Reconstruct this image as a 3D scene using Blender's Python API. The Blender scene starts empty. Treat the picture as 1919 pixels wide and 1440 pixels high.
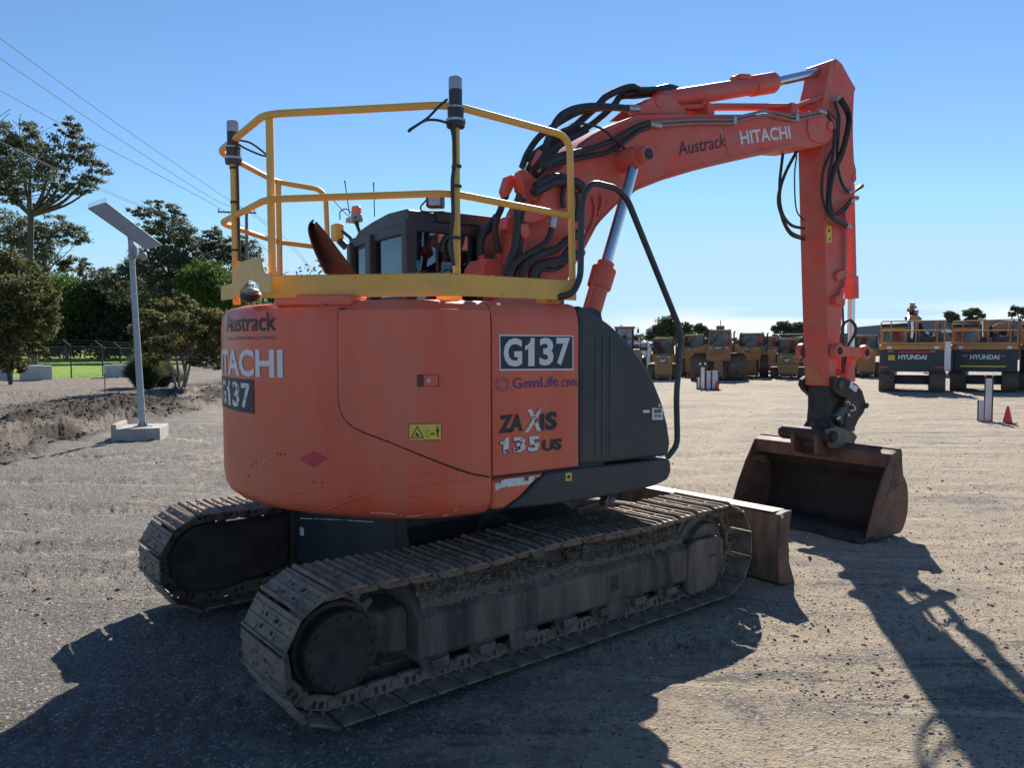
import bpy, bmesh, math, random
import numpy as np
from mathutils import Vector, Matrix
random.seed(7); rng = np.random.default_rng(7)
PI = math.pi; rad = math.radians
C = bpy.context.scene.collection

# ------------------------------------------------------------------ camera frame (metres; undercarriage axis = X, ground z=-0.02)
CAM = np.array([-2.944, -4.3732, 1.7524]); YAW, PITCH, ROLL, FPX = 0.8974, -0.0502, -0.0035, 1441.5
IW, IH = 1919, 1440; GZ = -0.02; PHI = -0.0707          # PHI: swing of the upper structure
def _basis():
    f = np.array([math.cos(YAW)*math.cos(PITCH), math.sin(YAW)*math.cos(PITCH), math.sin(PITCH)])
    r = np.array([math.sin(YAW), -math.cos(YAW), 0]); u = np.cross(r, f); c, s = math.cos(ROLL), math.sin(ROLL)
    return f, c*r+s*u, -s*r+c*u
F_, R_, U_ = _basis()
def ray(px, py): return F_+(px-IW/2)/FPX*R_-(py-IH/2)/FPX*U_
def tou(v): c, s = math.cos(-PHI), math.sin(-PHI); return np.array([c*v[0]-s*v[1], s*v[0]+c*v[1], v[2]])
CU = tou(CAM)
def uy(px, py, y): d = tou(ray(px, py)); return CU+d*(y-CU[1])/d[1]      # survey helpers: sight line meets a known plane of the machine
def uxp(px, py, x): d = tou(ray(px, py)); return CU+d*(x-CU[0])/d[0]
def uz(px, py, z): d = tou(ray(px, py)); return CU+d*(z-CU[2])/d[2]
def wy(px, py, y): d = ray(px, py); return CAM+d*(y-CAM[1])/d[1]
def gnd(px, py): d = ray(px, py); return CAM+d*(GZ-CAM[2])/d[2]
def dep(px, py, t): return CAM+ray(px, py)*t
SUN = Vector((0.603, 0.503, 0.538)).normalized()

# ------------------------------------------------------------------ materials
def nodes(m): return m.node_tree.nodes, m.node_tree.links
def mat(name, col, rough=.5, metal=0., var=.18, scale=6., stretch=(1,1,1), dust=None, dust_amt=.0, dust_scale=3., bump=0., bscale=40., spots=None, spot_t=.7, spot_scale=20., spec=.5, coat=0.):
    m = bpy.data.materials.new(name); m.use_nodes = True; N, L = nodes(m)
    b = N['Principled BSDF']; b.inputs['Roughness'].default_value = rough; b.inputs['Metallic'].default_value = metal
    b.inputs['Specular IOR Level'].default_value = spec
    if coat: b.inputs['Coat Weight'].default_value = coat; b.inputs['Coat Roughness'].default_value = .15
    tc = N.new('ShaderNodeTexCoord'); mp = N.new('ShaderNodeMapping'); mp.inputs['Scale'].default_value = stretch
    L.new(tc.outputs['Object'], mp.inputs[0])
    def noise(s, det=5, r=.6):
        n = N.new('ShaderNodeTexNoise'); n.inputs['Scale'].default_value = s; n.inputs['Detail'].default_value = det; n.inputs['Roughness'].default_value = r
        L.new(mp.outputs[0], n.inputs['Vector']); return n
    def ramp(src, a, b_):
        r = N.new('ShaderNodeMapRange'); r.inputs[1].default_value = a; r.inputs[2].default_value = b_; L.new(src, r.inputs[0]); return r.outputs[0]
    def mix(f, a, b_):
        x = N.new('ShaderNodeMix'); x.data_type = 'RGBA'
        if isinstance(f, float): x.inputs[0].default_value = f
        else: L.new(f, x.inputs[0])
        for s, v in ((x.inputs[6], a), (x.inputs[7], b_)):
            if isinstance(v, tuple): s.default_value = (*v, 1)
            else: L.new(v, s)
        return x.outputs[2]
    n1 = noise(scale)
    c = mix(ramp(n1.outputs[0], .3, .7), tuple(x*(1-var) for x in col), tuple(min(1, x*(1+var)) for x in col))
    if dust:
        n2 = noise(dust_scale, 8, .7); mm = N.new('ShaderNodeMath'); mm.operation = 'MULTIPLY'; mm.inputs[1].default_value = dust_amt
        L.new(ramp(n2.outputs[0], .38, .62), mm.inputs[0]); c = mix(mm.outputs[0], c, dust)
    if spots:
        n3 = noise(spot_scale, 4, .6); c = mix(ramp(n3.outputs[0], spot_t, spot_t+.03), c, spots)
    L.new(c, b.inputs['Base Color'])
    n5 = noise(scale*1.7, 4); rr = N.new('ShaderNodeMapRange'); rr.inputs[3].default_value = max(.02, rough-.1); rr.inputs[4].default_value = min(1, rough+.12); L.new(n5.outputs[0], rr.inputs[0]); L.new(rr.outputs[0], b.inputs['Roughness'])
    if bump:
        n4 = noise(bscale, 6, .65); bp = N.new('ShaderNodeBump'); bp.inputs['Strength'].default_value = 1; bp.inputs['Distance'].default_value = bump
        L.new(n4.outputs[0], bp.inputs['Height']); L.new(bp.outputs[0], b.inputs['Normal'])
    return m
M = {}
M['orange'] = mat('orange_paint', (.78, .112, .048), .44, var=.07, scale=3.4, stretch=(1, 1, .16), dust=(.58, .21, .13), dust_amt=.5, dust_scale=3.6, bump=.0035, bscale=7, spots=(.30, .10, .07), spot_t=.72, spot_scale=34, coat=.1)
M['boomred'] = mat('boom_paint', (.72, .090, .050), .5, var=.10, scale=4, dust=(.50, .19, .15), dust_amt=.6, dust_scale=4.5, bump=.0009, bscale=60, spots=(.3, .16, .1), spot_t=.74, spot_scale=28)
M['worn'] = mat('worn_paint', (.62, .10, .05), .6, var=.2, scale=12, stretch=(1, 1, .35), dust=(.46, .29, .18), dust_amt=.8, dust_scale=9, bump=.001, bscale=60)
M['yellow'] = mat('yellow_paint', (.84, .46, .075), .5, var=.08, scale=5, dust=(.62, .40, .16), dust_amt=.45, dust_scale=4, bump=.0004, spots=(.14, .06, .03), spot_t=.70, spot_scale=30)
M['black'] = mat('black_plastic', (.030, .036, .042), .48, var=.15, scale=3, dust=(.085, .085, .085), dust_amt=.4, dust_scale=2.5, bump=.0004, bscale=160)
M['dark'] = mat('dark_steel', (.022, .025, .030), .6, var=.3, scale=5, dust=(.07, .06, .05), dust_amt=.5, dust_scale=5, bump=.0008)
M['shoe'] = mat('track_steel', (.17, .128, .105), .7, .1, var=.3, scale=9, dust=(.31, .22, .145), dust_amt=.9, dust_scale=9, bump=.004, bscale=26, spots=(.075, .065, .075), spot_t=.60, spot_scale=9)
M['frame'] = mat('frame_paint', (.062, .046, .044), .75, var=.3, scale=6, stretch=(1, 1, .2), dust=(.27, .20, .145), dust_amt=.8, dust_scale=4, bump=.0015, bscale=35)
M['mud'] = mat('packed_mud', (.27, .21, .155), .95, var=.35, scale=30, dust=(.14, .11, .08), dust_amt=.7, dust_scale=40, bump=.02, bscale=70)
M['rust'] = mat('rusty_steel', (.10, .052, .038), .72, .05, var=.35, scale=5, dust=(.25, .125, .08), dust_amt=.65, dust_scale=4, bump=.0015, bscale=50)
M['darkrust'] = mat('dark_rusty_steel', (.036, .028, .026), .7, .15, var=.35, scale=6, dust=(.10, .068, .050), dust_amt=.5, dust_scale=6, bump=.0015, bscale=50)
M['steelgrey'] = mat('worn_grey_steel', (.13, .105, .092), .6, .3, var=.3, scale=9, dust=(.30, .25, .2), dust_amt=.45, dust_scale=8, bump=.002)
M['chrome'] = mat('chrome', (.55, .57, .60), .14, 1., var=.05)
M['hose'] = mat('hose_rubber', (.022, .023, .026), .55, var=.2, scale=20, dust=(.08, .075, .07), dust_amt=.35, dust_scale=10)
M['fitting'] = mat('zinc_fitting', (.45, .44, .42), .4, .8, var=.2, scale=30)
M['white'] = mat('white_vinyl', (.78, .79, .80), .5, var=.05, scale=12, dust=(.5, .42, .38), dust_amt=.3, dust_scale=12)
M['wornwhite'] = mat('peeling_white_vinyl', (.72, .70, .66), .5, var=.1, scale=20, spots=(.2, .07, .05), spot_t=.56, spot_scale=26)
M['ink'] = mat('black_vinyl', (.028, .030, .042), .5, var=.2, scale=14, spots=(.25, .08, .06), spot_t=.72, spot_scale=24)
M['scuff'] = mat('scuffed_primer', (.62, .36, .28), .7, var=.2, scale=30)
M['ghost'] = mat('faded_ink', (.10, .035, .03), .5, var=.1)
M['blue'] = mat('blue_vinyl', (.09, .05, .20), .5, var=.1)
M['redvinyl'] = mat('red_reflector', (.55, .015, .05), .4, var=.15, scale=30, dust=(.5, .1, .1), dust_amt=.5, dust_scale=20)
M['sticker'] = mat('yellow_sticker', (.80, .56, .07), .5, var=.06)
M['innerrust'] = mat('dark_bucket_shell', (.030, .022, .019), .75, var=.3, scale=5, dust=(.07, .042, .030), dust_amt=.5, dust_scale=6, bump=.002)
M['pipe'] = mat('dusty_pipe', (.30, .20, .19), .55, .2, var=.15, scale=8)
M['exhaust'] = mat('burnt_exhaust', (.034, .032, .033), .9, 0., var=.3, scale=7, dust=(.075, .058, .052), dust_amt=.5, dust_scale=6, bump=.001)
M['galv'] = mat('galvanised_steel', (.33, .35, .37), .5, .4, var=.12, scale=14)
M['panelgrey'] = mat('lamp_body', (.27, .265, .27), .55, var=.08, scale=4)
M['concrete'] = mat('concrete', (.42, .385, .35), .9, var=.14, scale=5, dust=(.27, .24, .21), dust_amt=.5, dust_scale=4, bump=.004, bscale=30)
M['concwhite'] = mat('pale_concrete', (.58, .57, .55), .9, var=.12, scale=5, dust=(.34, .33, .31), dust_amt=.4, dust_scale=4, bump=.004, bscale=30)
M['bark'] = mat('bark', (.085, .068, .058), .95, var=.35, scale=4, stretch=(1, 1, .3), bump=.02, bscale=12)
M['barkpale'] = mat('pale_bark', (.20, .17, .145), .95, var=.3, scale=4, stretch=(1, 1, .3), bump=.02, bscale=12)
M['catyellow'] = mat('machine_yellow', (.42, .225, .055), .6, var=.2, scale=3, dust=(.20, .135, .085), dust_amt=.85, dust_scale=3.2, bump=.001)
M['catrusty'] = mat('weathered_machine_yellow', (.36, .17, .055), .65, var=.2, scale=3, dust=(.17, .10, .07), dust_amt=.8, dust_scale=2.5, bump=.001)
M['hyorange'] = mat('machine_orange', (.52, .22, .05), .55, var=.1, scale=3, dust=(.40, .25, .13), dust_amt=.4, dust_scale=3)
M['darkbody'] = mat('dark_blue_body', (.020, .030, .040), .5, var=.15, scale=3, dust=(.07, .07, .07), dust_amt=.35, dust_scale=2)
M['trackbrown'] = mat('far_track_steel', (.11, .08, .065), .8, .1, var=.3, scale=4, dust=(.22, .16, .11), dust_amt=.6, dust_scale=5, bump=.004, bscale=14)
M['conered'] = mat('cone_plastic', (.80, .045, .06), .5, var=.06)
M['board'] = mat('white_board', (.62, .58, .60), .6, var=.08, dust=(.42, .38, .38), dust_amt=.4)
M['amber'] = mat('amber_lens', (.85, .16, .03), .25, var=.05, coat=.5)
M['lens'] = mat('clear_lens', (.34, .37, .39), .12, var=.1, scale=40, coat=.6)
M['roof'] = mat('metal_roof', (.13, .15, .19), .5, .2, var=.06)
M['wallgrey'] = mat('shed_wall', (.40, .42, .45), .7, var=.08)
M['wood'] = mat('weathered_wood', (.16, .14, .12), .9, var=.2, scale=6, stretch=(4, 4, .3))
M['wire'] = mat('wire', (.05, .05, .055), .8, 0., var=.1)
M['fencewire'] = mat('fence_wire', (.16, .165, .17), .8, 0., var=.1)
M['seat'] = mat('seat_fabric', (.03, .032, .036), .9, var=.2, scale=10)
def glassmat(name, tint=(.30, .36, .40), mixf=.5, rough=.04):
    m = bpy.data.materials.new(name); m.use_nodes = True; N, L = nodes(m); N.remove(N['Principled BSDF']); o = N['Material Output']
    t = N.new('ShaderNodeBsdfTransparent'); t.inputs[0].default_value = (*tint, 1)
    g = N.new('ShaderNodeBsdfGlossy'); g.inputs['Roughness'].default_value = rough; g.inputs[0].default_value = (.8, .85, .9, 1)
    fr = N.new('ShaderNodeFresnel'); fr.inputs[0].default_value = 1.5
    ad = N.new('ShaderNodeMath'); ad.operation = 'ADD'; ad.inputs[1].default_value = mixf*.2; L.new(fr.outputs[0], ad.inputs[0])
    tc = N.new('ShaderNodeTexCoord'); n = N.new('ShaderNodeTexNoise'); n.inputs['Scale'].default_value = 3; L.new(tc.outputs['Object'], n.inputs[0])
    mu = N.new('ShaderNodeMath'); mu.operation = 'MULTIPLY_ADD'; mu.inputs[1].default_value = .12; L.new(n.outputs[0], mu.inputs[0]); L.new(ad.outputs[0], mu.inputs[2])
    x = N.new('ShaderNodeMixShader'); L.new(mu.outputs[0], x.inputs[0]); L.new(t.outputs[0], x.inputs[1]); L.new(g.outputs[0], x.inputs[2]); L.new(x.outputs[0], o.inputs[0]); return m
M['glass'] = glassmat('cab_glass', (.50, .62, .68), .3)
M['farglass'] = glassmat('far_glass', (.22, .30, .34), -.15)
def leafmat(name, a, b_, back=.35):
    m = bpy.data.materials.new(name); m.use_nodes = True; N, L = nodes(m); b = N['Principled BSDF']; b.inputs['Roughness'].default_value = .62; b.inputs['Specular IOR Level'].default_value = .3
    g = N.new('ShaderNodeNewGeometry'); r = N.new('ShaderNodeMix'); r.data_type = 'RGBA'; r.inputs[6].default_value = (*a, 1); r.inputs[7].default_value = (*b_, 1)
    L.new(g.outputs['Random Per Island'], r.inputs[0]); L.new(r.outputs[2], b.inputs['Base Color'])
    t = N.new('ShaderNodeBsdfTranslucent'); L.new(r.outputs[2], t.inputs[0]); x = N.new('ShaderNodeMixShader'); x.inputs[0].default_value = back
    L.new(b.outputs[0], x.inputs[1]); L.new(t.outputs[0], x.inputs[2]); L.new(x.outputs[0], N['Material Output'].inputs[0]); return m
M['leafgum'] = leafmat('gum_leaf', (.065, .082, .050), (.165, .18, .115), .55)
M['leafolive'] = leafmat('olive_leaf', (.060, .072, .026), (.18, .18, .065), .45)
M['leafgreen'] = leafmat('green_leaf', (.050, .095, .020), (.14, .21, .05), .45)
M['leafdark'] = leafmat('dark_leaf', (.040, .054, .034), (.11, .125, .07), .5)
M['leaftan'] = leafmat('wattle_leaf', (.075, .080, .034), (.25, .225, .085), .5)
M['grassblade'] = leafmat('grass_blade', (.10, .20, .02), (.22, .36, .05), .5)

M['crumb'] = leafmat('mud_crumb', (.10, .08, .06), (.32, .25, .18), .0); M['crumb'].node_tree.nodes['Principled BSDF'].inputs['Roughness'].default_value = .95; M['crumb'].node_tree.nodes['Principled BSDF'].inputs['Specular IOR Level'].default_value = .1
# ------------------------------------------------------------------ mesh helpers
class MB:
    def __init__(s): s.v = []; s.f = []
    def add(s, vs, fs):
        o = len(s.v); s.v += [tuple(map(float, p)) for p in vs]; s.f += [tuple(i+o for i in f) for f in fs]; return s
    def box(s, a, b):
        x0, y0, z0 = [min(a[i], b[i]) for i in range(3)]; x1, y1, z1 = [max(a[i], b[i]) for i in range(3)]
        return s.add([(x0,y0,z0),(x1,y0,z0),(x1,y1,z0),(x0,y1,z0),(x0,y0,z1),(x1,y0,z1),(x1,y1,z1),(x0,y1,z1)],
                     [(0,3,2,1),(4,5,6,7),(0,1,5,4),(1,2,6,5),(2,3,7,6),(3,0,4,7)])
    def obox(s, c, ax, ay, az):       # oriented box: centre and three half-axis vectors
        c, ax, ay, az = map(np.array, (c, ax, ay, az)); P = []
        for k in (-1, 1):
            for (i, j) in ((-1,-1),(1,-1),(1,1),(-1,1)): P.append(c+i*ax+j*ay+k*az)
        return s.add(P, [(0,3,2,1),(4,5,6,7),(0,1,5,4),(1,2,6,5),(2,3,7,6),(3,0,4,7)])
    def prism(s, A, B):               # two matching rings of 3d points
        n = len(A); fs = [tuple(range(n))[::-1], tuple(range(n, 2*n))]
        fs += [(i, (i+1) % n, n+(i+1) % n, n+i) for i in range(n)]
        return s.add(list(A)+list(B), fs)
    def prism_y(s, pts, y0, y1): return s.prism([(p[0], y0, p[1]) for p in pts], [(p[0], y1, p[1]) for p in pts])
    def loft(s, rings, cap=True, closed=True):
        n = len(rings[0]); vs = [p for r in rings for p in r]; fs = []
        for k in range(len(rings)-1):
            for i in range(n if closed else n-1): j = (i+1) % n; fs.append((k*n+i, k*n+j, (k+1)*n+j, (k+1)*n+i))
        if cap: fs += [tuple(range(n))[::-1], tuple(range((len(rings)-1)*n, len(rings)*n))]
        return s.add(vs, fs)
    def tube(s, pts, r, n=10, cap=True):
        pts = [Vector(p) for p in pts]; rings = []; rs = r if isinstance(r, (list, tuple)) else [r]*len(pts); up = None
        for i, p in enumerate(pts):
            t = (pts[min(i+1, len(pts)-1)]-pts[max(i-1, 0)]).normalized()
            if up is None: up = t.orthogonal().normalized()
            else: up = (up-t*up.dot(t)); up = up.normalized() if up.length > 1e-6 else t.orthogonal().normalized()
            w = t.cross(up); rings.append([p+(up*math.cos(a)+w*math.sin(a))*rs[i] for a in [2*PI*k/n for k in range(n)]])
        return s.loft(rings, cap)
    def cyl(s, a, b, r, r2=None, n=20): return s.tube([a, b], [r, r if r2 is None else r2], n)
    def disc_y(s, c, r, y0, y1, n=32):  return s.cyl((c[0], y0, c[1]), (c[0], y1, c[1]), r, n=n)
    def sphere(s, c, r, n=12):
        if not hasattr(r, '__len__'): r = (r,)*3
        rings = [[(c[0]+r[0]*math.sin(th)*math.cos(2*PI*k/n), c[1]+r[1]*math.sin(th)*math.sin(2*PI*k/n), c[2]+r[2]*math.cos(th)) for k in range(n)] for th in [PI*(j+.02)/(n//2)*.995 for j in range(n//2+1)]]
        return s.loft(rings)
    def obj(s, name, m, parent=None, smooth=True, bevel=0., rz=None, seg=2, ang=35):
        me = bpy.data.meshes.new(name); me.from_pydata(s.v, [], s.f); me.validate(); fixn(me)
        return link(name, me, m, parent, smooth, bevel, rz, seg, ang)
def fixn(me):
    bm = bmesh.new(); bm.from_mesh(me); bmesh.ops.recalc_face_normals(bm, faces=bm.faces); bm.to_mesh(me); bm.free()
def link(name, me, m, parent=None, smooth=True, bevel=0., rz=None, seg=2, ang=35):
    o = bpy.data.objects.new(name, me); C.objects.link(o); me.materials.append(M[m] if isinstance(m, str) else m)
    if smooth:
        me.polygons.foreach_set('use_smooth', [True]*len(me.polygons))
        me.set_sharp_from_angle(angle=rad(38))
    if bevel:
        b = o.modifiers.new('Bevel', 'BEVEL'); b.width = bevel; b.segments = seg; b.limit_method = 'ANGLE'; b.angle_limit = rad(ang); b.harden_normals = False
    if parent: o.parent = parent
    if rz is not None: o.rotation_euler = (0, 0, rz)
    return o
def fast(name, V, Fq, m, parent=None):
    me = bpy.data.meshes.new(name); V = np.asarray(V, np.float32); Fq = np.asarray(Fq, np.int32); k = Fq.shape[1]
    me.vertices.add(len(V)); me.vertices.foreach_set('co', V.ravel()); me.loops.add(Fq.size); me.loops.foreach_set('vertex_index', Fq.ravel())
    me.polygons.add(len(Fq)); me.polygons.foreach_set('loop_start', np.arange(0, Fq.size, k, dtype=np.int32)); me.update(); me.validate()
    o = bpy.data.objects.new(name, me); C.objects.link(o); me.materials.append(M[m] if isinstance(m, str) else m)
    if parent: o.parent = parent
    return o
def tag(o, label=None, cat=None, group=None, kind=None):
    if label: o['label'] = label
    if cat: o['category'] = cat
    if group: o['group'] = group
    if kind: o['kind'] = kind
    return o
def empty(name, loc, label, cat, group=None, rz=0):
    o = bpy.data.objects.new(name, None); C.objects.link(o); o.location = loc; o.rotation_euler = (0, 0, rz); o.empty_display_size = .3
    return tag(o, label, cat, group)
def spline(P, k=8):
    P = [np.array(p, float) for p in P]; Q = [2*P[0]-P[1]]+P+[2*P[-1]-P[-2]]; out = []
    for i in range(1, len(Q)-2):
        a, b, c, d = Q[i-1:i+3]
        for j in range(k):
            t = j/k; out.append(.5*((2*b)+(-a+c)*t+(2*a-5*b+4*c-d)*t*t+(-a+3*b-3*c+d)*t**3))
    out.append(P[-1]); return out
def fillet(P, r, k=6):
    P = [np.array(p, float) for p in P]; out = [P[0]]
    for i in range(1, len(P)-1):
        a = P[i-1]-P[i]; b = P[i+1]-P[i]; la, lb = np.linalg.norm(a), np.linalg.norm(b); d = min(r, la*.45, lb*.45)
        p0 = P[i]+a/la*d; p1 = P[i]+b/lb*d
        for j in range(k+1): t = j/k; out.append((1-t)**2*p0+2*t*(1-t)*P[i]+t*t*p1)
    out.append(P[-1]); return out
def text_mesh(s, size, bold=0., extrude=.0):
    if '1' in s:                        # the built-in font's 1 is a bare stroke: give it its flag
        W = {'G': .62, '1': .40, '3': .50, '7': .50, '5': .50}; V = []; Fc = []; x = 0
        for ch in s:
            if ch == '1': v = np.array([(.34, 0), (1, 0), (1, 1), (.62, 1), (.52, .86), (.30, .76), (0, .72), (0, .56), (.34, .62)]); f = [tuple(range(9))]
            else: v, f = text_mesh(ch, size, bold)
            w = W[ch]; o = len(V); V += [(x+p[0]*w*(.82 if ch == '1' else 1), p[1]) for p in v]; Fc += [tuple(i+o for i in q) for q in f]; x += w+.10
        V = np.array(V); V[:, 0] /= V[:, 0].max(); return V, Fc
    cu = bpy.data.curves.new('t', 'FONT'); cu.body = s; cu.size = size; cu.offset = bold; cu.align_x = 'LEFT'; cu.resolution_u = 3; cu.extrude = extrude
    o = bpy.data.objects.new('t', cu); C.objects.link(o); bpy.context.view_layer.update()
    me = bpy.data.meshes.new_from_object(o.evaluated_get(bpy.context.evaluated_depsgraph_get())); bpy.data.objects.remove(o); bpy.data.curves.remove(cu)
    v = np.array([x.co[:] for x in me.vertices]); f = [tuple(p.vertices) for p in me.polygons]; bpy.data.meshes.remove(me)
    v[:, 0] -= v[:, 0].min(); v[:, 1] -= v[:, 1].min(); w, h = v[:, 0].max(), v[:, 1].max(); v[:, 0] /= w; v[:, 1] /= h
    return v[:, :2], f                  # unit square
def text_on(name, s, P00, P10, P01, m, parent, off=(0, 0, 0), bold=.0, rz=None):
    """lettering stretched over the parallelogram P00 (lower left), P10 (lower right), P01 (upper left)"""
    v, f = text_mesh(s, 1., bold); a = np.array(P00); b = np.array(P10)-a; c = np.array(P01)-a; o = np.array(off)
    V = [a+b*x+c*y+o for x, y in v]; me = bpy.data.meshes.new(name); me.from_pydata([tuple(p) for p in V], [], f)
    return link(name, me, m, parent, False, rz=rz)
def flip_check(me): pass

# ------------------------------------------------------------------ excavator: crawler tracks
ex = empty('excavator', (0, 0, 0), 'orange red tracked excavator with yellow roof rail and wide rusty bucket on the ground', 'excavator')
CX, CZ, RS = 1.39, .345, .305         # tumbler centres, axle height, radius of the shoe plates
def track_path(s):                     # s along the loop -> x, z, tangent angle
    Ls = 2*CX; La = PI*RS; T = 2*Ls+2*La; s %= T
    if s < Ls: u = s/Ls; return -CX+s, CZ+RS-(.022*math.sin(PI*u*2)**2 if 0 < u < 1 else 0), 0.
    s -= Ls
    if s < La: a = PI/2-s/RS; return CX+RS*math.cos(a), CZ+RS*math.sin(a), a-PI/2
    s -= La
    if s < Ls: return CX-s, CZ-RS, -PI
    s -= Ls; a = -PI/2-s/RS; return -CX+RS*math.cos(a), CZ+RS*math.sin(a), a-PI/2
TLEN = 2*(2*CX)+2*PI*RS; NSH = 44
def shoe_bm(hw=.25):
    mb = MB(); t0, t1 = .0, .011
    ss = [-.084, -.047, -.030, .010, .027, .077]; ys = [-hw, -.235, -.165, -.135, -.075, -.045, -.02, .02, .045, .075, .135, .165, .235, hw]
    holes = {(1, 6-2), (3, 6-2), (1, 8), (3, 8)}
    vs = {}; 
    def vid(i, j, k):
        if (i, j, k) not in vs: vs[(i, j, k)] = len(mb.v); mb.v.append((ss[i], ys[j], (t0, t1)[k]))
        return vs[(i, j, k)]
    ni, nj = len(ss)-1, len(ys)-1; solid = lambda i, j: 0 <= i < ni and 0 <= j < nj and (i, j) not in holes
    for i in range(ni):
        for j in range(nj):
            if not solid(i, j): continue
            mb.f.append((vid(i,j,1), vid(i+1,j,1), vid(i+1,j+1,1), vid(i,j+1,1))); mb.f.append((vid(i,j,0), vid(i,j+1,0), vid(i+1,j+1,0), vid(i+1,j,0)))
            for di, dj, a, b in ((-1,0,(i,j),(i,j+1)), (1,0,(i+1,j),(i+1,j+1)), (0,-1,(i,j),(i+1,j)), (0,1,(i,j+1),(i+1,j+1))):
                if not solid(i+di, j+dj): mb.f.append((vid(*a,0), vid(*b,0), vid(*b,1), vid(*a,1)))
    for gs, gh, gw in ((-.077, .028, .006), (-.018, .022, .008), (.043, .023, .008)):   # three grouser bars, worn ends
        rings = []
        for y, k in ((-hw, .55), (-hw+.02, 1), (0, .92), (hw-.02, 1), (hw, .55)):
            rings.append([(gs-gw*1.5, y, .009), (gs+gw*1.5, y, .009), (gs+gw*.7, y, gh*k), (gs-gw*.7, y, gh*k)])
        mb.loft(rings)
    for y in (-.105, .105):
        for x in (-.052, .012): mb.cyl((x, y, .008), (x, y, .021), .011, n=6); mb.cyl((x, y, -.010), (x, y, .002), .010, n=6)
    return mb
shoe0 = None
def link_plate(mb, y, c, s0):          # chain link side plate from s0 over one pitch, with two windows
    t = TLEN/NSH; P = []
    for (s, n) in ((-.02, -.066), (.02, -.078), (t*.78, -.078), (t*.95, -.066), (t+.012, -.045), (t*.98, -.014), (t*.8, -.004), (.02, -.004), (-.018, -.014), (-.03, -.04)):
        x, z, a = track_path(s0+s); P.append((x-math.sin(a)*n, z+math.cos(a)*n))
    mb.prism_y(P, y-.012, y+.012)
    for sx in (.055, .10):               # bolt windows read as short dark studs
        x, z, a = track_path(s0+sx); 
    x, z, a = track_path(s0); n = -.042; q = (x-math.sin(a)*n, z+math.cos(a)*n)
    mb.disc_y(q, .026, y-.020, y+.020, 14); mb.disc_y(q, .012, y-.024, y+.024, 10)
def crawler(side):
    global shoe0
    yc = side*.995; ch = MB()
    for k in range(NSH):
        for dy in (-.085, .085): link_plate(ch, yc+dy, None, (k-.5)*TLEN/NSH)
    tr = ch.obj('crawler_track', 'shoe', ex, False)
    wn = MB()
    for k in range(NSH):
        for dy in (-.085-.0125, .085+.0125):
            for sx in (.062, .104):
                x, z, a = track_path((k-.5)*TLEN/NSH+sx); n = -.036; wn.obox((x-math.sin(a)*n, yc+dy, z+math.cos(a)*n), (.010*math.cos(a), 0, .010*math.sin(a)), (0, .0015, 0), (-.017*math.sin(a), 0, .017*math.cos(a)))
    wn.obj('link_window', 'dark', tr, False)
    for k in range(NSH):
        x, z, a = track_path(k*TLEN/NSH+.02)
        if shoe0 is None: o = shoe_bm().obj('track_shoe', 'shoe', tr, True, .003, seg=1); shoe0 = o
        else: o = shoe0.copy(); C.objects.link(o); o.parent = tr
        j = random.uniform(-.015, .015)
        o.matrix_local = Matrix.Translation((x, yc+random.uniform(-.003, .003), z)) @ Matrix.Rotation(-a+j, 4, 'Y')
    out = side                         # outward direction
    # final drive
    sp = MB(); n = 21; P = []
    for k in range(n):
        a0 = 2*PI*k/n
        for da, r in ((-.10, .232), (-.045, .282), (.045, .282), (.10, .232)): P.append((-CX+r*math.cos(a0+da), CZ+r*math.sin(a0+da)))
    sp.prism_y(P, yc-.025, yc+.025)
    for k in range(16): a = 2*PI*k/16; sp.disc_y((-CX+.205*math.cos(a), CZ+.205*math.sin(a)), .014, yc+out*.02, yc+out*.042, 8)
    s = sp.obj('drive_sprocket', 'steelgrey', tr, False, .004)
    hb = MB()
    if side < 0:
        hb.loft([[(-CX+r*math.cos(2*PI*k/40), yy, CZ+r*math.sin(2*PI*k/40)) for k in range(40)] for yy, r in ((yc-.02, .215), (yc-.09, .212), (yc-.095, .190), (yc-.17, .188), (yc-.182, .178))])
        f = hb.obj('final_drive', 'darkrust', tr, True, .004)
        b0 = None
        for k in range(16):
            a = 2*PI*(k+.3)/16; loc = (-CX+.160*math.cos(a), yc-.178, CZ+.160*math.sin(a))
            if b0 is None: bl = MB(); bl.disc_y((0, 0), .015, 0, -.008, 12); bl.disc_y((0, 0), .0095, -.006, -.018, 6); o = b0 = bl.obj('bolt', 'darkrust', tr, False)
            else: o = b0.copy(); C.objects.link(o); o.parent = tr
            o.location = loc
    # side frame
    fr = MB(); yo, yi = yc+out*.155, yc-out*.17
    prof = [(yo-out*.03, .165), (yo, .19), (yo, .385), (yo-out*.045, .42), (yo-out*.19, .55), (yi, .55), (yi, .165)]
    fr.prism([(-.97, y, z) for y, z in prof], [(1.12, y, z) for y, z in prof])
    pr2 = [(yo, .20), (yo, .40), (yo-out*.05, .43), (yi, .45), (yi, .20)]
    fr.prism([(-1.22, y*1, z+.02 if z > .3 else z+.05) for y, z in [(yo-out*.10, .20), (yo-out*.10, .40), (yo-out*.13, .43), (yi, .45), (yi, .20)]], [(-.97, y, z) for y, z in [(yo-out*.10, .20), (yo-out*.10, .40), (yo-out*.13, .43), (yi, .45), (yi, .20)]])
    f = fr.obj('track_frame', 'frame', tr, True, .012)
    g = MB(); gp = [(1.10, .115), (1.125, .41), (1.18, .44), (1.45, .435), (1.49, .40), (1.50, .27), (1.43, .14), (1.30, .085), (1.14, .075)]
    g.prism_y(gp, yo+out*.012, yo-out*.03); g.prism_y([(1.10, .16), (1.10, .42), (1.45, .42), (1.45, .16)], yo-out*.03, yo-out*.045)
    g.obj('idler_guard', 'frame', tr, True, .008)
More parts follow.
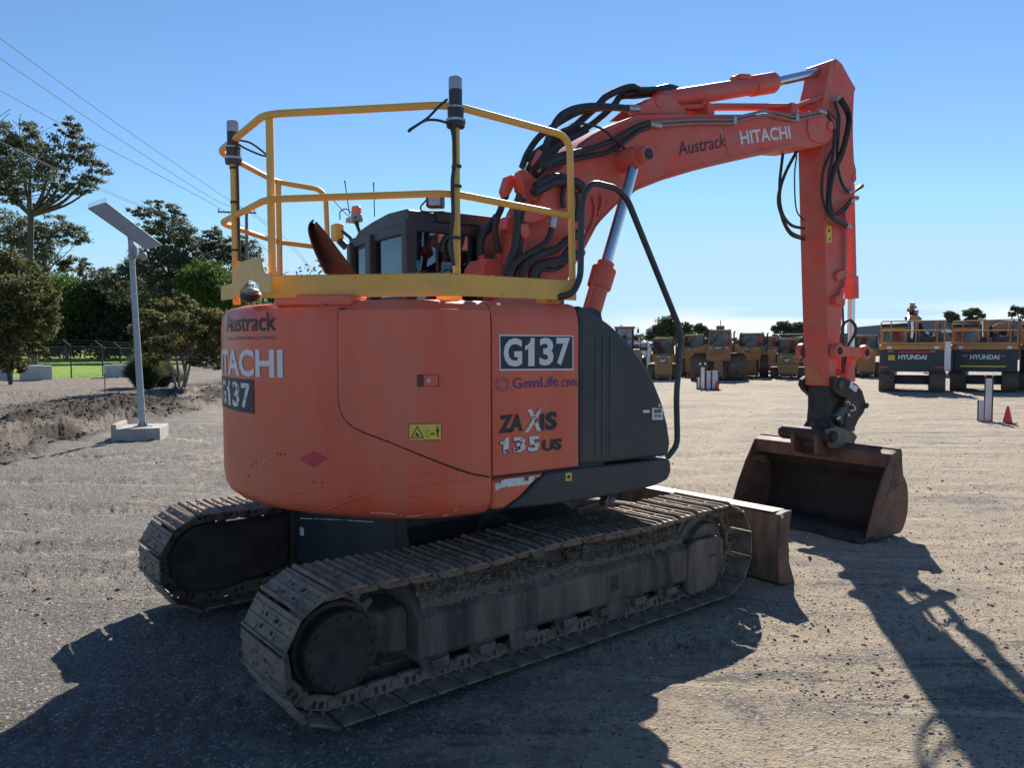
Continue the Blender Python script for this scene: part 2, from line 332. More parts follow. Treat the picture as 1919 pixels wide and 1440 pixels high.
    hol = MB(); hx = .42
    hol.box((hx-.04, yo+out*.0015, .25), (hx+.04, yo-out*.02, .355)); hol.box((1.33, yo+out*.0135, .30), (1.43, yo, .325))
    hol.obj('frame_opening', 'dark', tr, True, .015)
    idl = MB(); idl.loft([[(CX+r*math.cos(2*PI*k/40), yc+dy, CZ+r*math.sin(2*PI*k/40)) for k in range(40)] for dy, r in ((-.105, .14), (-.10, .17), (-.055, .185), (-.05, .225), (-.045, .235), (-.03, .235), (-.026, .262), (.026, .262), (.03, .235), (.045, .235), (.05, .225), (.055, .185), (.10, .17), (.105, .14))])
    idl.obj('idler_wheel', 'steelgrey', tr, True, .003)
    for k in range(7):
        rx = -.84+k*.30; r = MB(); r.loft([[(rx+q*math.cos(2*PI*j/24), yc+dy, .145+q*math.sin(2*PI*j/24)) for j in range(24)] for dy, q in ((-.13, .035), (-.128, .05), (-.11, .055), (-.108, .082), (-.07, .082), (-.066, .066), (.066, .066), (.07, .082), (.108, .082), (.11, .055), (.128, .05), (.13, .035))])
        r.box((rx-.05, yo, .165), (rx+.05, yo-out*.025, .12)); r.obj('track_roller', 'steelgrey', tr, True, .003)
    cr = MB(); crx = -.16
    cr.loft([[(crx+q*math.cos(2*PI*j/24), yc+out*dy, .590+q*math.sin(2*PI*j/24)) for j in range(24)] for dy, q in ((-.09, .05), (.02, .05), (.025, .062), (.08, .062), (.084, .05), (.12, .05), (.128, .03))])
    cr.box((crx-.05, yc-out*.17, .53), (crx+.05, yc-out*.06, .62)); cr.obj('carrier_roller', 'steelgrey', tr, True, .003)
    for gx in (-.30, .45):               # track guides between the rollers
        q = MB(); q.prism_y([(gx-.09, .20), (gx-.075, .09), (gx-.05, .075), (gx+.05, .075), (gx+.075, .09), (gx+.09, .20)], yo-out*.005, yo-out*.03); q.obj('track_guide', 'frame', tr, True, .006)
    # mud packed on the sloping top of the side frame
    nx, ny = 230, 26; V = []; 
    for i in range(nx+1):
        x = -.93+2.06*i/nx
        for j in range(ny+1):
            t = j/ny; y = yo-out*(.010+.30*t); base = .388+min(1, t/.62)*.165 if t > .12 else .375+.013*t/.12
            V.append((x, y, base))
    V = np.array(V); nz = fbm(V[:, 0]*7, V[:, 1]*7, 3, 3)*.035+np.abs(fbm(V[:, 0]*30, V[:, 1]*30, 5, 4))*.045
    tt = np.tile(np.arange(ny+1)/ny, nx+1); env = np.clip(tt/.12, 0, 1)*np.clip((1-tt)/.1, 0, 1)
    V[:, 2] += (.006+np.clip(nz+.018, -.01, .08))*env-.006*(1-env)
    idx = np.arange((nx+1)*(ny+1)).reshape(nx+1, ny+1); Fq = np.stack([idx[:-1,:-1], idx[1:,:-1], idx[1:,1:], idx[:-1,1:]], -1).reshape(-1, 4)
    keep = ~((abs(V[Fq[:, 0], 0]-.02) < .09) & (tt[Fq[:, 0]] > .22) & (tt[Fq[:, 0]] < .50)) if side < 0 else np.ones(len(Fq), bool)
    o = fast('packed_mud', V, Fq[keep], 'mud', tr); o['kind'] = 'stuff'
    if side < 0:
        n = 9000; c_ = V[rng.choice(np.unique(Fq[keep]), n)]+rng.normal(size=(n, 3))*(.006, .004, .001); sz = .0025+.010*rng.random(n)**3
        B = np.array([(1,0,0),(-1,0,0),(0,1,0),(0,-1,0),(0,0,1),(0,0,-1)], float)[None]*(1+.7*(rng.random((n, 6, 1))-.5))*sz[:, None, None]+c_[:, None]+np.array((0, 0, .002))
        F8 = np.array([(0,2,4),(2,1,4),(1,3,4),(3,0,4),(2,0,5),(1,2,5),(3,1,5),(0,3,5)]); o = fast('mud_crumbs', B.reshape(-1, 3), (F8[None]+np.arange(n)[:, None, None]*6).reshape(-1, 3), 'crumb', tr); o['kind'] = 'stuff'
    if side < 0:
        q = MB(); q.box((-.08, yo-.001*out, .40), (.12, yo-out*.16, .44)); 
    return tr
def _hash(ix, iy, s):
    h = (ix.astype(np.int64)*374761393+iy.astype(np.int64)*668265263+s*1442695041) & 0x7fffffff
    h = ((h ^ (h >> 13))*1274126177) & 0x7fffffff; return ((h ^ (h >> 16)) & 0xffff)/65535.
def vnoise(x, y, s=0):
    x = np.asarray(x, float); y = np.asarray(y, float); ix = np.floor(x); iy = np.floor(y); fx = x-ix; fy = y-iy; fx = fx*fx*(3-2*fx); fy = fy*fy*(3-2*fy)
    a = _hash(ix, iy, s); b = _hash(ix+1, iy, s); c = _hash(ix, iy+1, s); d = _hash(ix+1, iy+1, s)
    return (a+(b-a)*fx)*(1-fy)+(c+(d-c)*fx)*fy-.5
def fbm(x, y, s=0, o=4):
    r = 0; a = 1.
    for k in range(o): r = r+a*vnoise(np.asarray(x)*2**k, np.asarray(y)*2**k, s+k*7); a *= .5
    return r
tn = crawler(-1); tag(tn, 'dusty steel crawler track nearest the camera with mud on its frame')
tf = crawler(1); tag(tf, 'far crawler track seen from its inner side')
# far track travel motor guard (inner side)
mg = MB(); cxg = -CX; P = [(cxg+.235*math.cos(a), CZ+.235*math.sin(a)) for a in np.linspace(PI*.5, PI*1.35, 16)]+[(cxg+.10, .125), (-.86, .20), (-.80, .26), (-.80, .58)]
mg.prism_y(P, .83, .80); mg.prism_y([(cxg+(x-cxg)*.93+.0, CZ+(z-CZ)*.93) for x, z in P], .80, .785); mg.box((-.83, .83, .17), (-.79, .74, .60)); mg.obj('motor_guard', 'darkrust', tf, True, .01)
# car body, blade
cb = MB()
for s in (-1, 1):
    for e in (-1, 1):
        A = [(e*.78, s*.78, .24), (e*.78, s*.78, .50), (e*.42, s*.78, .50), (e*.42, s*.78, .24)]; B = [(e*.60, s*.40, .42), (e*.60, s*.40, .70), (0, s*.40, .70), (0, s*.40, .42)]
        cb.prism(A, B)
cb.box((-.62, -.45, .40), (.62, .45, .745)); cb.cyl((0, 0, .74), (0, 0, .88), .56, n=40); cb.cyl((0, 0, .765), (0, 0, .80), .62, n=40)
car = cb.obj('car_body', 'dark', ex, True, .01)
pl = MB(); pl.prism([(-.805, .785, .235), (-.805, .785, .585), (-.62, -.30, .70), (-.62, -.30, .40)], [(-.79, .79, .235), (-.79, .79, .585), (-.60, -.30, .70), (-.60, -.30, .40)]); pl.obj('leg_plate', 'darkbody', car, False)
st = MB(); c0 = np.array((-.807, .785, .41)); dv = np.array((.185, -1.085, .0)); dv /= np.linalg.norm(dv); c0 = c0+dv*.115+np.array((-.004, -.002, .055))
st.obox(c0, dv*.024, (.0, 0, .028), (.001, .0005, 0)); st.obj('sticker', 'white', car, False)
bp = [wy(a, b, -1.245)[[0, 2]] for a, b in ((1459, 966), (1470, 960), (1481, 957), (1477, 985), (1475, 1011), (1476, 1055), (1485, 1090), (1480, 1096), (1457, 1094), (1455, 1040))]
bl = MB(); bl.prism_y(bp, -1.245, 1.245); bld = bl.obj('dozer_blade', 'frame', ex, True, .006)
be = MB(); be.prism_y([(x+.004*(1 if x > 2.2 else -1), z+.004) for x, z in bp], -1.262, -1.2455); be.obj('end_plate', 'rust', bld, True, .004)
bh = MB(); bh.disc_y((wy(1464, 967, -1.26)[0]+.005, wy(1464, 967, -1.26)[2]-.008), .014, -1.266, -1.2625, 14); bh.obj('lifting_eye', 'white', bld)
bt = MB(); bt.box((bp[0][0], -1.20, bp[2][1]-.004), (bp[2][0], 1.24, bp[2][1]+.003)); bt.obj('blade_top', 'steelgrey', bld, False, .002)
ba = MB()
for s in (-1, 1): ba.prism([(.5, s*.30, .35), (.5, s*.42, .35), (.5, s*.42, .52), (.5, s*.30, .52)], [(2.06, s*.42, .20), (2.06, s*.58, .20), (2.06, s*.58, .38), (2.06, s*.42, .38)])
ba.cyl((.7, .0, .62), (2.05, .0, .33), .055); ba.obj('blade_arm', 'frame', ex, True, .01)

# ------------------------------------------------------------------ upper structure (modelled in its own swung frame)
def UP(mb, name, m, bevel=0., smooth=True, parent=None, seg=2, ang=35):
    if parent is None or parent is ex: return mb.obj(name, m, ex, smooth, bevel, PHI, seg, ang)
    return mb.obj(name, m, parent, smooth, bevel, None, seg, ang)
X1, X2, YS, ZT, ZB = -.469, .12, -1.24, 1.985, 1.0725
# plan outline of body: side wall, rounded corner, rear arc
def plan_outline():
    P = []; xk = -math.sqrt(1.46**2-1.24**2)
    for x in np.linspace(X1, xk, 14, endpoint=False): P.append((x, YS))
    a0 = math.atan2(-1.24, xk)
    for a in np.linspace(a0+2*PI, math.atan2(1.24, xk), 90): P.append((1.46*math.cos(a), 1.46*math.sin(a)))
    for x in np.linspace(xk, X1, 14): P.append((x, -YS))
    P = np.array(P); d = np.r_[0, np.cumsum(np.hypot(*np.diff(P, axis=0).T))]; s = np.arange(0, d[-1], .02); Q = np.c_[np.interp(s, d, P[:, 0]), np.interp(s, d, P[:, 1])]
    for _ in range(60): Q[1:-1] = .25*Q[:-2]+.5*Q[1:-1]+.25*Q[2:]
    return Q
PL = plan_outline(); PD = np.r_[0, np.cumsum(np.hypot(*np.diff(PL, axis=0).T))]
_t = np.gradient(PL, axis=0); _t /= np.hypot(*_t.T)[:, None]; PN = np.c_[_t[:, 1], -_t[:, 0]]; PN *= np.sign((PN*PL).sum(1).mean())
def on_body(u, z, off=0.):
    x = np.interp(u, PD, PL[:, 0]); y = np.interp(u, PD, PL[:, 1]); nx = np.interp(u, PD, PN[:, 0]); ny = np.interp(u, PD, PN[:, 1]); L = math.hypot(nx, ny)
    return np.array((x+nx/L*off, y+ny/L*off, z))
def pick(px, py):                      # sight line -> (u, z) on the body wall
    d = tou(ray(px, py)); best = None
    for i in range(len(PL)-1):
        a, b = PL[i], PL[i+1]; e = b-a; den = d[0]*(-e[1])+d[1]*e[0]
        if abs(den) < 1e-9: continue
        w = a-CU[:2]; t = (w[0]*(-e[1])+w[1]*e[0])/den; s = (d[0]*w[1]-d[1]*w[0])/den
        if 0 <= s <= 1 and t > 0 and (best is None or t < best[0]): best = (t, PD[i]+s*(PD[i+1]-PD[i]), CU[2]+d[2]*t)
    if best is None: return None
    return best[1], best[2]
def wall(profile, u0=0., u1=None):
    u1 = PD[-1] if u1 is None else u1; us = np.arange(u0, u1+.001, .02); mb = MB(); rings = []
    for ins, z in profile: rings.append([tuple(on_body(u, z, -ins)) for u in us])
    mb.loft(rings, cap=False, closed=False); n = len(us); base = (len(profile)-1)*n
    mb.f.append(tuple(range(base, base+n))); mb.f.append(tuple(range(n))[::-1]); return mb
ZBC = .862
cw = wall([(.35, ZBC+.005), (.12, ZBC), (.06, ZBC+.012), (.025, ZBC+.04), (.008, ZBC+.08), (0, ZBC+.14), (0, 1.2), (0, 1.5), (0, ZT-.13), (.006, ZT-.08), (.02, ZT-.04), (.045, ZT-.012), (.09, ZT), (.3, ZT+.006)])
cwo = UP(cw, 'counterweight', 'orange')
def wrap_panel(poly, off, thick, name, m, parent, bevel=0., step=.03):
    """flat polygon in (u, z) bent over the body wall, standing off by off and thick deep"""
    bm = bmesh.new(); vs = [bm.verts.new((u, z, 0)) for u, z in poly]; bm.faces.new(vs)
    u0 = min(p[0] for p in poly); u1 = max(p[0] for p in poly)
    for u in np.arange(u0+step, u1, step): bmesh.ops.bisect_plane(bm, geom=bm.verts[:]+bm.edges[:]+bm.faces[:], plane_co=(u, 0, 0), plane_no=(1, 0, 0))
    if thick:
        r = bmesh.ops.extrude_face_region(bm, geom=bm.faces[:]); ve = [g for g in r['geom'] if isinstance(g, bmesh.types.BMVert)]
        for v in ve: v.co.z -= thick
    for v in bm.verts: v.co = Vector(on_body(v.co.x, v.co.y, off+v.co.z))
    bmesh.ops.recalc_face_normals(bm, faces=bm.faces); me = bpy.data.meshes.new(name); bm.to_mesh(me); bm.free()
    return link(name, me, m, parent, True, bevel, PHI if parent is ex else None, 2, 50)
def wrap_text(s, c00, c10, h, m, parent, bold=0., off=.003, name='lettering', step=.03):
    """lettering bent over the body wall between (u, z) corners"""
    v, f = text_mesh(s, 1., bold); bm = bmesh.new(); V = [bm.verts.new((x, y, 0)) for x, y in v]
    for q in f:
        try: bm.faces.new([V[i] for i in q])
        except ValueError: pass
    du = abs(c10[0]-c00[0])
    for x in np.arange(step/du, 1, step/du): bmesh.ops.bisect_plane(bm, geom=bm.verts[:]+bm.edges[:]+bm.faces[:], plane_co=(x, 0, 0), plane_no=(1, 0, 0))
    for q in bm.verts:
        x, y = q.co.x, q.co.y; q.co = Vector(on_body(c00[0]+(c10[0]-c00[0])*x, c00[1]+(c10[1]-c00[1])*x+h*y, off))
    me = bpy.data.meshes.new(name); bm.to_mesh(me); bm.free(); return link(name, me, m, parent, False)
# engine door: pixel outline on the wall -> (u, z)
def upoly(L): return [pick(*p) for p in L]
door_px = [(916, 600), (918, 893), (880, 886), (840, 872), (790, 852), (730, 827), (690, 812), (665, 800), (650, 788), (641, 770), (637, 745), (636, 700), (636, 640), (636, 600), (638, 580), (646, 566), (660, 561)]
dp = upoly(door_px); dp[0] = (.012, dp[0][1]); dp[1] = (.012, ZB+.002); dp = [(.012, ZT-.05)]+[(a, min(b, ZT-.052)) for a, b in dp[1:]]
door = wrap_panel(dp, .016, .02, 'engine_door', 'orange', ex, .005)
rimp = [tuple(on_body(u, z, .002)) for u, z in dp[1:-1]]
UP(MB().tube(spline(rimp, 4), .0085, 8), 'door_groove_shade', 'dark', parent=door)  # dark tube standing in for the shadow in the door's groove
# crease running under the door on the counterweight
cre = [pick(*p) for p in ((612, 955), (660, 937), (740, 918), (830, 905), (905, 899))]
UP(MB().tube([tuple(on_body(u, z, -.0035)) for u, z in [tuple(q) for q in spline(cre, 6)]], .006, 8), 'crease_line', 'orange', parent=cwo)
# recessed latch
lp = upoly([(776, 698), (826, 698), (826, 728), (776, 728)])
lu0, lu1, lz0, lz1 = lp[0][0], lp[1][0], lp[2][1], lp[0][1]
def frame_bar(a, b, c, d, off, t, nm, m, par): return wrap_panel([(a, c), (b, c), (b, d), (a, d)], off, t, nm, m, par)
lt = frame_bar(lu0, lu1, lz0, lz1, .020, .006, 'door_latch', 'orange', door)
w = lu1-lu0; hh = lz1-lz0
frame_bar(lu0+w*.12, lu1-w*.10, lz0+hh*.13, lz1-hh*.13, .0215, .003, 'latch_recess', M['ghost'], lt)
frame_bar(lu0+w*.36, lu1-w*.14, lz0+hh*.17, lz1-hh*.17, .025, .005, 'latch_handle', 'orange', lt)
q = on_body(lu0+w*.52, (lz0+lz1)/2, .024); q2 = on_body(lu0+w*.52, (lz0+lz1)/2, .034); UP(MB().cyl(q, q2, .011, n=16), 'key_lock', 'fitting', parent=lt)
# warning sticker with symbols
wp = upoly([(767, 794), (826, 796), (826, 824), (767, 822)]); wu0, wu1, wz0, wz1 = wp[0][0], wp[1][0], wp[2][1], wp[0][1]
frame_bar(wu0, wu1, wz0, wz1, .0185, .002, 'sticker_border', 'ink', door)
stk = frame_bar(wu0+(wu1-wu0)*.02, wu1-(wu1-wu0)*.02, wz0+.003, wz1-.003, .0192, .001, 'warning_sticker', 'sticker', door)
def wuz(a, b): return (wu0+(wu1-wu0)*a, wz0+(wz1-wz0)*b)
wrap_panel([wuz(.05, .14), wuz(.47, .14), wuz(.26, .90)], .0198, .0004, 'warning_symbol', 'ink', stk); wrap_panel([wuz(.105, .20), wuz(.415, .20), wuz(.26, .77)], .0204, .0004, 'warning_symbol', 'sticker', stk)
wrap_panel([wuz(.20, .26), wuz(.33, .26), wuz(.30, .40), wuz(.27, .36), wuz(.25, .52), wuz(.21, .42)], .0209, .0004, 'warning_symbol', 'ink', stk)
wrap_panel([wuz(.85, .20), wuz(.90, .20), wuz(.90, .50), wuz(.92, .50), wuz(.92, .68), wuz(.83, .68), wuz(.83, .50), wuz(.85, .50)], .0198, .0004, 'warning_symbol', 'ink', stk)
wrap_panel([wuz(.855, .72), wuz(.895, .72), wuz(.895, .84), wuz(.855, .84)], .0198, .0004, 'warning_symbol', 'ink', stk)
wrap_panel([wuz(.66, .38), wuz(.68, .44), wuz(.76, .44), wuz(.78, .38), wuz(.76, .32), wuz(.68, .32)], .0198, .0004, 'warning_symbol', 'ink', stk)
wrap_panel([wuz(.53, .18), wuz(.62, .18), wuz(.62, .60), wuz(.53, .60)], .0198, .0004, 'warning_symbol', 'ink', stk); wrap_panel([wuz(.54, .21), wuz(.61, .21), wuz(.61, .57), wuz(.54, .57)], .0204, .0004, 'warning_symbol', 'sticker', stk)
# counterweight lettering; u grows from right wall to the rear, so text runs from large u to small u
def ctext(s, pr, ztop_px, zbot_px, width_u, m, bold=0., off=.003):
    u_r, zr = pick(pr, zbot_px); zt_ = pick(pr, ztop_px)[1]
    return wrap_text(s, (u_r+width_u, zr), (u_r, zr), zt_-zr, m, cwo, bold, off)
uL = pick(425, 610)[0]; ctext('HITACHI', 531, 655, 709, 1.02, 'white', .03)
ctext('Austrack', 518, 583, 620, uL-pick(518, 610)[0], 'ink', .008)
ctext('CIVIL CONTRACTING', 518, 630, 636, (uL-pick(518, 610)[0])*1.0, 'ghost', 0.)
gr = pick(477, 776); gu, gz = gr; gt = pick(477, 712)[1]
wrap_panel([(gu, gz), (gu+.62, gz+.012), (gu+.62, gt+.004), (gu, gt)], .0045, .002, 'number_plate', 'ink', cwo)
gpl = wrap_text('G137', (gu+.55, gz+.035), (gu+.03, gz+.022), (gt-gz)*.76, 'wornwhite', cwo, .03, .0062)
dm = upoly([(561, 860), (587, 846), (614, 860), (587, 877)]); wrap_panel(dm, .003, .001, 'red_reflector', 'redvinyl', cwo)
# scratches on the counterweight
sc = MB()
for L in (((696, 962), (730, 963), (765, 968), (790, 966)), ((487, 876), (496, 862), (510, 853)), ((563, 972), (640, 975), (700, 979)), ((830, 968), (850, 960), (870, 945))):
    pts = [on_body(*pick(*p), .0008) for p in L]; sc.tube(spline(pts, 4), .0014, 4)
UP(sc, 'scratch', 'wornwhite', parent=cwo)
sc = MB()
for (a, b) in ((466, 894), (472, 873), (480, 866), (520, 851), (526, 852), (533, 852), (588, 904), (604, 905), (657, 932), (612, 571)):
    pt = pick(a, b)
    if pt: c = on_body(*pt, .0); sc.sphere(c, (.005, .005, .006), 6)
UP(sc, 'paint_chip', 'ink', parent=cwo)
sc = MB(); sd = MB()
for k in range(60):
    u = rng.uniform(.05, 2.4); z = .90+.30*rng.random()**1.6; a = rng.normal()*.25; l = rng.uniform(.01, .07); (sc if k % 3 else sd).tube([on_body(u+l*t*math.cos(a), z+l*t*math.sin(a)+.004*math.sin(t*5+k), .0004) for t in (0, .35, .7, 1)], rng.uniform(.0005, .0011), 4)
UP(sc, 'scratch', 'scuff', parent=cwo); UP(sd, 'scratch', 'ghost', parent=cwo)
# orange side panel
PN_Y = lambda prof, x0, x1: MB().loft([[(x, YS+ins, z) for ins, z in prof] for x in (x0, x1)], cap=True)
side_prof = [(.5, ZB), (.0, ZB), (0, 1.5), (0, ZT-.13), (.006, ZT-.08), (.02, ZT-.04), (.045, ZT-.012), (.09, ZT), (.5, ZT+.004)]
sp_ = UP(PN_Y(side_prof, X1+.008, X2-.004), 'side_panel', 'orange', .004)
UP(PN_Y([(.55, ZB-.03), (.02, ZB-.03), (.02, ZT-.13), (.05, ZT-.04), (.12, ZT-.014), (.55, ZT-.01)], X1-.05, X2+.2), 'panel_backing', 'dark', .0)
def S(px, py): return uy(px, py, YS)
def flat_rect(c0, c1, off, t, nm, m, par):
    a, b = S(*c0), S(*c1); return UP(MB().box((a[0], YS-off, a[2]), (b[0], YS-off+t, b[2])), nm, m, 0, False, par)
def flat_text(s, bl_, br, tl, m, par, bold=0., off=.004):
    a, b, c = S(*bl_), S(*br), S(*tl); d = b-a; e = c-a
    v, f = text_mesh(s, 1., bold); V = [(a+d*x+e*y) for x, y in v]; me = bpy.data.meshes.new('lettering'); me.from_pydata([(p[0], YS-off, p[2]) for p in V], [], f)
    return link('lettering', me, m, par, False)
def flat_poly(L, off, nm, m, par, t=.0012):
    P = [S(*p)[[0, 2]] for p in L]; return UP(MB().prism_y(P, YS-off, YS-off+t), nm, m, 0, False, par)
flat_poly([(935, 627), (1074, 629), (1074, 694), (936, 695)], .0025, 'plate_border', 'white', sp_)
flat_poly([(937, 630), (1072, 631), (1072, 691), (938, 692)], .0033, 'number_plate', 'ink', sp_)
flat_text('G137', (943, 688), (1067, 684), (943, 634), 'white', sp_, .035, .0042)
flat_text('GemLife', (961, 729), (1046, 724), (961, 709), 'blue', sp_, .005)
flat_text('CIVIL', (1052, 726), (1084, 724), (1052, 712.5), 'blue', sp_, .004)
def hexring(cx, cy, rx, ry, t):
    mb = MB()
    for k in range(6):
        if k in (0,): pass
        a0 = PI/3*k+.12; a1 = PI/3*(k+1)-.12; A, B = S(cx+rx*math.cos(a0), cy+ry*math.sin(a0)), S(cx+rx*math.cos(a1), cy+ry*math.sin(a1)); d = B-A; d /= np.linalg.norm(d); n = np.array((-d[2], 0, d[0]))*t
        mb.prism([(*(p[:1]), YS-.0035, p[2]) for p in (A-n, B-n, B+n, A+n)], [(*(p[:1]), YS-.0025, p[2]) for p in (A-n, B-n, B+n, A+n)])
    return mb
UP(hexring(941, 721, 13, 14, .0016), 'hexagon_logo', 'blue', 0, False, sp_); UP(hexring(941, 721, 8.5, 9.5, .0012), 'hexagon_logo', 'blue', 0, False, sp_)
# model lettering: ZA (black), X (white, tall), IS (black); 135 (white), US (black)
flat_text('ZA', (934, 813), (979, 808), (936, 779), 'ink', sp_, .05); flat_text('X', (982, 811), (1013, 807), (987, 768), 'wornwhite', sp_, .03, .0052); flat_text('I', (1011, 808), (1019, 807), (1012, 776), 'ink', sp_, .05); flat_text('S', (1021, 808), (1043, 805), (1022, 773), 'ink', sp_, .05)
flat_text('135', (936, 852), (1012, 847), (936, 822), 'ink', sp_, .06); flat_text('135', (937, 850.5), (1011, 845.5), (937, 821), 'wornwhite', sp_, .04, .0052); flat_text('US', (1015, 847), (1052, 843), (1016, 825), 'ink', sp_, .05)
# front cover (black) with vertical ribs
cov_px = [(1086, 576), (1100, 579), (1118, 589), (1145, 608), (1175, 636), (1203, 672), (1226, 712), (1243, 755), (1253, 795), (1258, 830), (1254, 855), (1170, 865), (1085, 872)]
cp = [tuple(S(*p)[[0, 2]]) for p in cov_px]; cp[0] = (X2+.003, ZT-.005); cp[-1] = (X2+.003, ZB)
cov = UP(MB().prism_y(cp, YS, YS+.55), 'front_cover', 'black', .028, seg=4, ang=28)
rb = MB()
for px in (1117, 1130, 1144):
    a, b = S(px, 628), S(px-1, 856); rb.tube(fillet([(a[0], YS+.004, a[2]), (b[0], YS+.004, b[2])], .01), .010, 8)
UP(rb, 'cover_rib', 'black', parent=cov)
flat_poly([(1222, 765), (1242, 766), (1242, 787), (1222, 787)], .0015, 'paper_sticker', 'white', cov); 
bc = MB()
for k in range(9):
    a, b = S(1225.5+k*1.6, 783), S(1226.3+k*1.6, 777); bc.box((a[0], YS-.0025, a[2]), (b[0], YS-.0015, b[2]))
for k, yy in enumerate((768, 770.5, 773)):
    a, b = S(1225, yy), S(1239, yy+1); bc.box((a[0], YS-.0025, a[2]), (b[0], YS-.0015, b[2]))
UP(bc, 'printed_bars', 'ink', 0, False, cov)
flat_poly([(1205, 769), (1217, 769), (1217, 774), (1205, 774)], .0015, 'paper_sticker', 'white', cov)
mb = MB(); e = S(1235, 760); mb.disc_y((e[0], e[2]), .012, YS-.004, YS+.002, 16); UP(mb, 'cover_lock', 'fitting', parent=cov)
# lower skirt: orange corner and black run, both with a rounded lower edge
def skirt(poly, y1=.35): return MB().prism_y([S(*p)[[0, 2]] for p in poly], YS-.004, YS+y1)
UP(skirt([(922, 899), (1022, 887), (1000, 905), (975, 932), (945, 954), (922, 957)]), 'skirt_corner', 'orange', .02, seg=3)
flat_poly([(926, 901), (1012, 891), (990, 908), (940, 914), (928, 920)], .006, 'worn_patch', 'wornwhite', sp_)
sk = UP(skirt([(1024, 887), (1085, 878), (1170, 869), (1252, 859), (1257, 866), (1258, 884), (1251, 900), (1228, 911), (1190, 921), (1090, 939), (1000, 951), (949, 954), (978, 931), (1003, 905)]), 'side_skirt', 'black', .03, seg=4, ang=30)
flat_poly([(1059, 887), (1070, 886), (1070, 901), (1059, 902)], .006, 'yellow_sticker', 'sticker', sk, .003)
mb = MB(); e = S(1064.5, 894); mb.disc_y((e[0], e[2]), .012, YS-.0072, YS-.005, 16); k_ = UP(mb, 'symbol', 'ink', parent=sk)
# hood, floor and swing frame
h = MB(); h.box((-.30, -.70, 1.0), (.15, 1.22, 1.955)); h.box((-1.0, -1.0, 1.0), (-.2, 1.2, 1.95)); hood = UP(h, 'engine_hood', 'boomred', .02)
fl = MB(); fl.box((-.85, -.98, .90), (1.05, 1.2, 1.02)); fl.box((-.6, -1.12, .93), (.80, -1.0, 1.05)); UP(fl, 'swing_frame', 'dark', .01)
fm = MB(); fm.box((.15, -.30, 1.0), (.75, .30, 1.55)); fm.prism_y([(-.1, 1.0), (-.1, 1.9), (.25, 2.1), (.55, 1.9), (.9, 1.2), (.9, 1.0)], -.33, -.28); fm.prism_y([(-.1, 1.0), (-.1, 1.9), (.25, 2.1), (.55, 1.9), (.9, 1.2), (.9, 1.0)], .28, .33); UP(fm, 'boom_bracket', 'boomred', .01)
# raised red lid piece on the counterweight left of the door
ld = wrap_panel([pick(508, 552), pick(655, 551), (pick(655, 552)[0], ZT-.03), (pick(508, 552)[0], ZT-.02)], -.02, .18, 'top_lip', 'orange', ex, .01)
# debris under skirt / swing bearing bits
mb = MB(); a = uy(1132, 938, -.9); mb.obox(a, (.04, .03, .01), (.0, .03, .0), (0, 0, .018)); mb.cyl(uy(1080, 955, -.8), uy(1150, 935, -.8), .02); UP(mb, 'swing_fitting', 'steelgrey', .003)

# ------------------------------------------------------------------ yellow guard rail
ZR, ZM, ZK = 2.966, 2.525, 2.12; YR = 1.15
K = [(-.01+.155, -YR), (-.65, -YR), (-1.37, -.47), (-1.37, .47), (-.80, YR), (-.40, YR)]
gr_ = MB(); rr = .0195
def railz(z, end=True):
    P = [(x, y, z) for x, y in K]; return P
top = [(.142, -YR, ZK-.02), (.142, -YR, ZM), (.135, -YR, ZR-.03)]+[(K[0][0]-.07, -YR, ZR-.012)]+[(x, y, ZR) for x, y in K[1:]]+[(-.36, YR, ZM)]
pts = fillet([(.145, -YR, ZK-.02), (.125, -YR, ZR-.045), (-.65, -YR, ZR), (-1.37, -.47, ZR), (-1.37, .47, ZR), (-.80, YR, ZR), (-.42, YR, ZR-.02), (-.40, YR, ZK)], .10, 7)
rail = UP(gr_.tube(pts, rr, 12), 'guard_rail', 'yellow')
UP(MB().tube(fillet([(.135, -YR, ZM-.045), (-.65, -YR, ZM), (-1.37, -.47, ZM), (-1.37, .47, ZM), (-.80, YR, ZM), (-.40, YR, ZM-.02)], .10, 7), rr*.95, 12), 'middle_rail', 'yellow', parent=rail)
for (x, y, zb_, zt_) in ((-.615, -YR, ZK-.03, ZR+.0), (-1.34, -.45, ZK-.05, ZR), (-1.375, .13, ZK-.12, ZR), (-.79, YR-.02, ZK-.05, ZR)):
    UP(MB().tube([(x, y, zb_), (x, y, zt_)], .0205, 12), 'rail_post', 'yellow', parent=rail)
def kick(a, b, z0, z1, t=.006): 
    a = np.array(a); b = np.array(b); d = (b-a)/np.linalg.norm(b-a); n = np.array((d[1], -d[0]))
    if n.dot(a) < 0: n = -n
    mb.prism([(*(a+n*.03), z0), (*(b+n*.03), z0), (*(b+n*.03), z1), (*(a+n*.03), z1)], [(*(a+n*(.03-t)), z0), (*(b+n*(.03-t)), z0), (*(b+n*(.03-t)), z1), (*(a+n*(.03-t)), z1)])
    mb.prism([(*(a+n*.03), z1), (*(b+n*.03), z1), (*(b-n*.02), z1), (*(a-n*.02), z1)], [(*(a+n*.03), z1-t), (*(b+n*.03), z1-t), (*(b-n*.02), z1-t), (*(a-n*.02), z1-t)])
mb = MB(); kick((.15, -YR), (-.672, -YR), 2.005, 2.118); kick((-.648, -YR-.011), (-1.40, -.50), 2.003, 2.120); kick((-.82, YR), (.0, YR), 2.005, 2.118)
UP(mb, 'kick_plate', 'yellow', .002, parent=rail)
tb = [(508, 511), (500, 513), (494, 508), (487, 481), (446, 492), (436, 531), (414, 536), (414, 563), (440, 560), (449, 545), (466, 524), (482, 531), (489, 548), (508, 549)]
